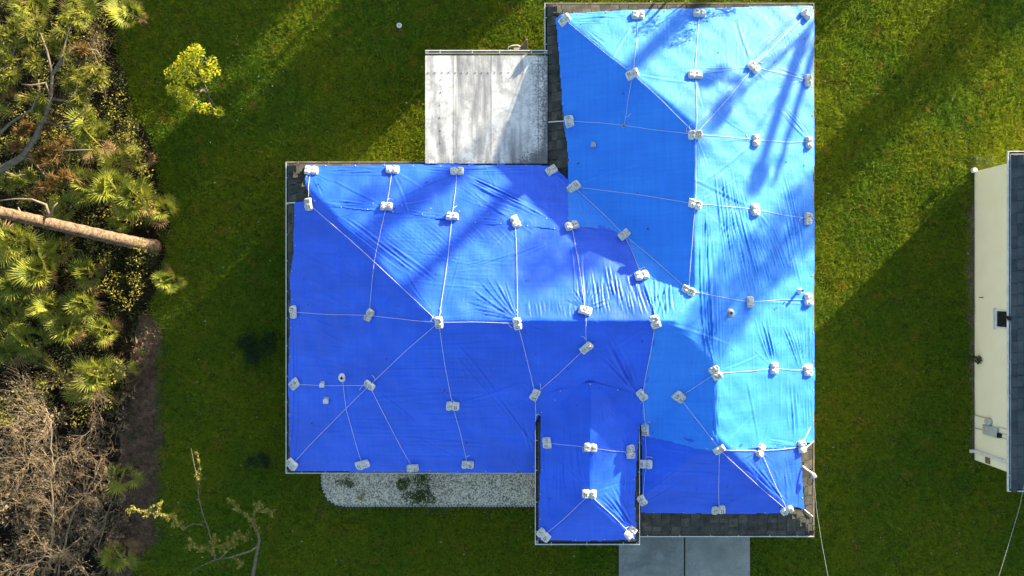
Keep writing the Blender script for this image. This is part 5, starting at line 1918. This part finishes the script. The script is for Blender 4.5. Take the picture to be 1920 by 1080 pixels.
V, Q = leaf_cloud(cs, np.full(len(cs), 0.5), 7000, 0.09, 15, flat=0.25, aspect=0.3)
V[:, 2] = np.abs(V[:, 2]) * 0.25 + 0.01
tag(link('leaf_litter', np_mesh('leaf_litter', V, Q, M['brown_leaf'])), 'brown dead leaves strewn over the woods floor', 'leaf litter', kind='stuff')
# straw and twigs on mulch and woods
def straw(name, X, Y, n, L, mat, label, seed, z=0.02, zr=0.05):
    r = np.random.default_rng(seed)
    i = r.integers(0, len(X), n)
    x, y = X[i] + r.normal(size=n) * 0.15, Y[i] + r.normal(size=n) * 0.15
    a = r.uniform(0, 2 * np.pi, n)
    l = L * r.uniform(0.4, 1.4, n)
    dx, dy = np.cos(a) * l, np.sin(a) * l
    zz = z + zr * r.uniform(0, 1, n)
    w = 0.006
    V = np.stack([np.stack([x, y, zz], 1), np.stack([x + dx, y + dy, zz + zr * r.uniform(-0.5, 1, n)], 1), np.stack([x + dx - w * np.sin(a) * 2, y + dy + w * np.cos(a) * 2, zz], 1),
                  np.stack([x - w * np.sin(a) * 2, y + w * np.cos(a) * 2, zz], 1)], 1).reshape(-1, 3)
    tag(link(name, np_mesh(name, V, np.arange(n * 4).reshape(n, 4), M[mat])), label, 'litter', kind='stuff')


MX, MY = scatter_in(MULCH, 1500, r_)
lo_ = Y < -3.5
straw('brush_straw', X[lo_], Y[lo_], 9000, 0.22, 'twig', 'dry grass and broken twigs under the bare shrubs', 26, zr=0.25)
r3 = np.random.default_rng(27)
ey = r3.uniform(-13, -1, 120)
ex = np.where(r3.uniform(0, 1, 120) < 0.7, P(303, 0).x, P(250, 0).x) + r3.normal(size=120) * 0.28
V, Q = leaf_cloud(np.stack([ex, ey, np.full(120, 0.06)], 1), np.full(120, 0.14), 3000, 0.06, 28, flat=0.6)
tag(link('edge_weeds', np_mesh('edge_weeds', V, Q, M['green'])), 'low weeds creeping over the mulch edge', 'weeds', kind='stuff')
straw('mulch_straw', MX, MY, 4800, 0.13, 'straw', 'dry straw and bark on the mulch strip', 16)
straw('woods_straw', X, Y, 3500, 0.22, 'straw', 'fallen needles and sticks on the woods floor', 17, zr=0.12)

# pale fallen leaves on the lawn
r2 = np.random.default_rng(18)
n = 620
lx, ly = r2.uniform(-15, 20, n), r2.uniform(-12.4, 12.4, n)
V, Q = leaf_cloud(np.stack([lx, ly, np.full(n, 0.075)], 1), np.full(n, 0.02), n, 0.075, 19, flat=0.1, aspect=0.5)
tag(link('fallen_leaves', np_mesh('fallen_leaves', V, Q, M['pale_leaf'])), 'pale fallen leaves scattered over the lawn', 'leaves', kind='stuff')

# a few leaves blown onto the tarps
n = 130
lx, ly = r2.uniform(-8.6, 11.8, n), r2.uniform(-9.5, 11.0, n)
k_ = covered(lx, ly)
lx, ly = lx[k_], ly[k_]
n = len(lx)
V, Q = leaf_cloud(np.stack([lx, ly, H_all(lx, ly) + 0.10], 1), np.full(n, 0.01), n, 0.085, 29, flat=0.1, aspect=0.5)
tag(link('roof_leaves', np_mesh('roof_leaves', V, Q, M['brown_leaf'])), 'brown leaves blown onto the tarps', 'leaves', kind='stuff')

# ------------------------------------------------------------------ grass: tufts instanced over the lawn
def tuft(seed, n=300, rad=0.36):
    r = np.random.default_rng(seed)
    d = rad * np.sqrt(r.uniform(0, 1, n)) * r.uniform(0.6, 1.1, n)
    a = r.uniform(0, 2 * np.pi, n)
    b = np.stack([d * np.cos(a), d * np.sin(a), np.zeros(n)], 1)
    h = r.uniform(0.035, 0.10, n) * (1 + 0.35 * np.sin(b[:, 0] * 17 + seed) * np.sin(b[:, 1] * 15))
    lean = r.normal(size=(n, 2)) * 0.9
    tip = b + np.stack([lean[:, 0] * h, lean[:, 1] * h, h], 1)
    w = r.uniform(0.009, 0.021, n)
    an = r.uniform(0, np.pi, n)
    s = np.stack([np.cos(an) * w, np.sin(an) * w, np.zeros(n)], 1)
    V = np.stack([b - s, b + s, tip], 1).reshape(-1, 3)
    me = np_mesh('grass_tuft', V, np.arange(n * 3).reshape(n, 3), M['grass'])
    return bpy.data.objects.new('grass_tuft', me)


def make_grass():
    g = 0.34
    xs, ys = np.arange(-17.5, 26.0, g), np.arange(-16.5, 16.5, g)
    X, Y = [q.ravel() for q in np.meshgrid(xs, ys)]
    X = X + rng.uniform(-0.16, 0.16, len(X)); Y = Y + rng.uniform(-0.16, 0.16, len(Y))
    bad = inside(FOREST, X, Y) | inside(MULCH, X, Y)
    for q in (DIRT, GRAVEL_W):
        c = np.mean(np.array(q), 0)
        bad |= inside([(p[0], p[1]) for p in q], X, Y)
    # keep clear of the hard edges
    bad |= (X > GRAVEL_W_MIN[0] - 0.30) & (X < GRAVEL_W_MAX[0] + 0.3) & (Y > GRAVEL_W_MIN[1] - 0.28) & (Y < GRAVEL_W_MAX[1] + 0.3)
    dx0, dx1, dy1 = P(1160, 0).x, P(1405, 0).x, P(0, 985).y
    bad |= (X > dx0 - 0.22) & (X < dx1 + 0.22) & (Y < dy1 + 0.3)
    for rr in (MAIN, NORTH, SOUTH):
        bad |= (X > rr[0] + 0.7) & (X < rr[1] - 0.7) & (Y > rr[2] + 0.7) & (Y < rr[3] - 0.7)
    bad |= (X > WX0 - 0.34) & (Y < WY1 + 0.3) & (Y > WY0 - 0.3)
    bare_ = Noise2(2.6, seed=61)(X, Y) + 0.7 * Noise2(0.9, seed=62)(X, Y)
    bad |= (bare_ > 2.15) & (rng.uniform(0, 1, len(X)) < 0.8)
    V = np.stack([X[~bad], Y[~bad], np.zeros((~bad).sum())], 1)
    me = bpy.data.meshes.new('grass')
    me.vertices.add(len(V)); me.vertices.foreach_set('co', V.astype(np.float32).ravel()); me.update()
    o = link('grass', me)
    me.materials.append(M['grass'])
    tag(o, 'short mown lawn grass around both houses', 'grass', kind='stuff')
    ng = bpy.data.node_groups.new('grass_scatter', 'GeometryNodeTree')
    ng.interface.new_socket('Geometry', in_out='INPUT', socket_type='NodeSocketGeometry')
    ng.interface.new_socket('Geometry', in_out='OUTPUT', socket_type='NodeSocketGeometry')
    N, L = ng.nodes, ng.links
    gi, go = N.new('NodeGroupInput'), N.new('NodeGroupOutput')
    ip = N.new('GeometryNodeInstanceOnPoints')
    gg = N.new('GeometryNodeGeometryToInstance')
    for s in range(4):
        oi = N.new('GeometryNodeObjectInfo')
        oi.inputs['Object'].default_value = tuft(200 + s)
        oi.inputs['As Instance'].default_value = True
        L.new(oi.outputs['Geometry'], gg.inputs[0])
    rv = N.new('FunctionNodeRandomValue'); rv.data_type = 'FLOAT_VECTOR'
    rv.inputs[0].default_value = (0, 0, 0); rv.inputs[1].default_value = (0, 0, 6.283)
    rs = N.new('FunctionNodeRandomValue'); rs.data_type = 'FLOAT'
    rs.inputs[2].default_value = 0.7; rs.inputs[3].default_value = 1.35
    ri = N.new('FunctionNodeRandomValue'); ri.data_type = 'INT'
    ri.inputs[4].default_value = 0; ri.inputs[5].default_value = 3
    jn = N.new('GeometryNodeJoinGeometry')
    for n_ in [q for q in N if q.bl_idname == 'GeometryNodeObjectInfo']:
        L.new(n_.outputs['Geometry'], jn.inputs[0])
    N.remove(gg)
    L.new(gi.outputs[0], ip.inputs['Points'])
    L.new(jn.outputs[0], ip.inputs['Instance'])
    ip.inputs['Pick Instance'].default_value = True
    L.new(ri.outputs[2], ip.inputs['Instance Index'])
    L.new(rv.outputs[0], ip.inputs['Rotation'])
    L.new(rs.outputs[1], ip.inputs['Scale'])
    L.new(ip.outputs[0], go.inputs[0])
    md = o.modifiers.new('scatter', 'NODES')
    md.node_group = ng


GRAVEL_W_MIN = (min(p[0] for p in GRAVEL_W), min(p[1] for p in GRAVEL_W))
GRAVEL_W_MAX = (max(p[0] for p in GRAVEL_W), max(p[1] for p in GRAVEL_W))
make_grass()

# ------------------------------------------------------------------ trees beyond the top right of the picture, whose long shadows cross lawn and roofs
A2 = Vector((SUN_A[0], SUN_A[1], 0)).normalized()
P2 = Vector((A2.y, -A2.x, 0))


def far_tree(D, u, crowns, trunk_r, height, label, seed, n=2500, size=0.30, mat='far_leaf', name='tall_tree', limbs=(), taper=0.6):
    """D metres towards the sun, u metres across; crowns = (du, z, radius)"""
    p = A2 * D + P2 * u
    e = empty(name, (p.x, p.y, 0))
    tag(e, label, 'tree', 'trees beyond the upper right lawn')
    r = random.Random(seed)
    mb = MB()
    mb.tube([(r.uniform(-.05, .05) * k, r.uniform(-.05, .05) * k, height * k / 6) for k in range(7)], [trunk_r * (1 - taper * k / 6) for k in range(7)], 8)
    for path, lr in limbs:
        mb.tube([(P2.x * a, P2.y * a, z) for a, z in path], [lr * (1 - 0.35 * k / (len(path) - 1)) for k in range(len(path))], 7)
    for du, z, rad in crowns:
        c = P2 * du
        mb.tube([(0, 0, min(height, max(0.3, z - abs(du) - rad * 0.5))), (c.x * 0.5, c.y * 0.5, z - rad * 0.3), (c.x, c.y, z)], [trunk_r * 0.4, trunk_r * 0.25, 0.02], 5)
    mb.build('trunk', M['bark_grey'], e, True)
    cs = [(P2.x * du + r.uniform(-.3, .3), P2.y * du + r.uniform(-.3, .3), z) for du, z, rad in crowns]
    cloud_obj('crown', cs, [c[2] for c in crowns], n, size, M[mat], e, seed)


# dense row that shades the upper left lawn but leaves the treetops of the woods in the sun
ROW = [(-22.6, 6.2), (-20.6, 6.1), (-18.7, 6.1), (-16.6, 5.3), (-12.3, 6.9), (-10.1, 6.9)]
ORD = ['fifth', 'fourth', 'third', 'second', 'nearest', 'next nearest']
for i, (u, h) in enumerate(ROW):
    far_tree(30 + (i % 2), u, [(a, z, 0.95) for a in (-0.75, 0.0, 0.75) for z in np.arange(0.8, h - 0.6, 0.95)], 0.18, h - 1,
             f'dense leafy tree beyond the upper lawn, {ORD[i]} {"left" if i < 4 else "right"} of the streak of sun', 300 + i, 5600, 0.32)
far_tree(30, -14.3, [(-0.3, 5.1, 0.7), (0.8, 5.3, 0.75), (0.3, 5.3, 0.7)], 0.12, 5.2, 'umbrella crowned tree over the gap in the far row', 309, 3200, 0.3)
far_tree(60, -5.1, [(0.10 * math.sin(3 * z), z, 0.55) for z in np.arange(11.0, 14.6, 0.4)], 0.09, 13, 'slender columnar tree beyond the top lawn casting the left streak on the tarp', 320, 1500, 0.28)
far_tree(60.5, -2.75, [(0.1, 14.0, 0.7), (0.5, 14.6, 0.7), (-0.4, 15.2, 0.7)], 0.40, 15, 'tall pine beyond the top lawn casting the middle streak on the tarp', 321, 800, 0.3, name='tall_pine', taper=0.3,
         limbs=[([(0, 11.6), (0.7, 12.1), (1.1, 12.2)], 0.14)])
far_tree(61, 0.6, [(-0.9, 12.3, 0.6), (0.0, 12.7, 0.7), (0.8, 12.4, 0.6), (-7.2, 12.0, 0.5)], 0.10, 12, 'airy thin leaved tree far beyond the top lawn', 326, 420, 0.30)
far_tree(40, 1.1, [(0.0, 8.6, 0.40), (-1.3, 8.1, 0.35), (2.6, 8.0, 0.4)], 0.13, 8.3, 'slim leaning tree beyond the upper right corner of the roof', 322, 600, 0.28,
         limbs=[([(0.0, 6.2), (1.2, 7.1), (2.6, 8.0)], 0.24), ([(0.6, 6.0), (1.9, 6.8), (3.2, 7.6)], 0.16), ([(0, 8.0), (-0.7, 8.1), (-1.3, 8.1)], 0.1)])
far_tree(50, 6.2, [(a, z, 0.85) for a in (-0.5, 0.5) for z in np.arange(1.6, 11.4, 0.8)], 0.25, 10.8, 'columnar leafy tree beyond the upper right lawn', 323, 5200, 0.3)
far_tree(16.0, -3.0, [(-0.4, 3.8, 0.40), (0.1, 3.6, 0.40), (0.9, 3.25, 0.30), (1.4, 3.1, 0.28), (0.5, 3.9, 0.4)], 0.06, 3.5, 'small leafy tree just above the top gutter', 324, 800, 0.11, name='small_tree',
         limbs=[([(-0.62, 2.2), (-0.66, 3.0), (-0.55, 3.7)], 0.07), ([(-0.95, 2.2), (-1.0, 3.0), (-0.8, 3.6)], 0.06)])
far_tree(26, 0.3, [(a, z, 0.6) for a in (-0.8, 0.0, 0.8) for z in (0.6, 1.3)], 0.1, 1.4, 'low bush beyond the top right corner of the house', 325, 1500, 0.2, name='bush')
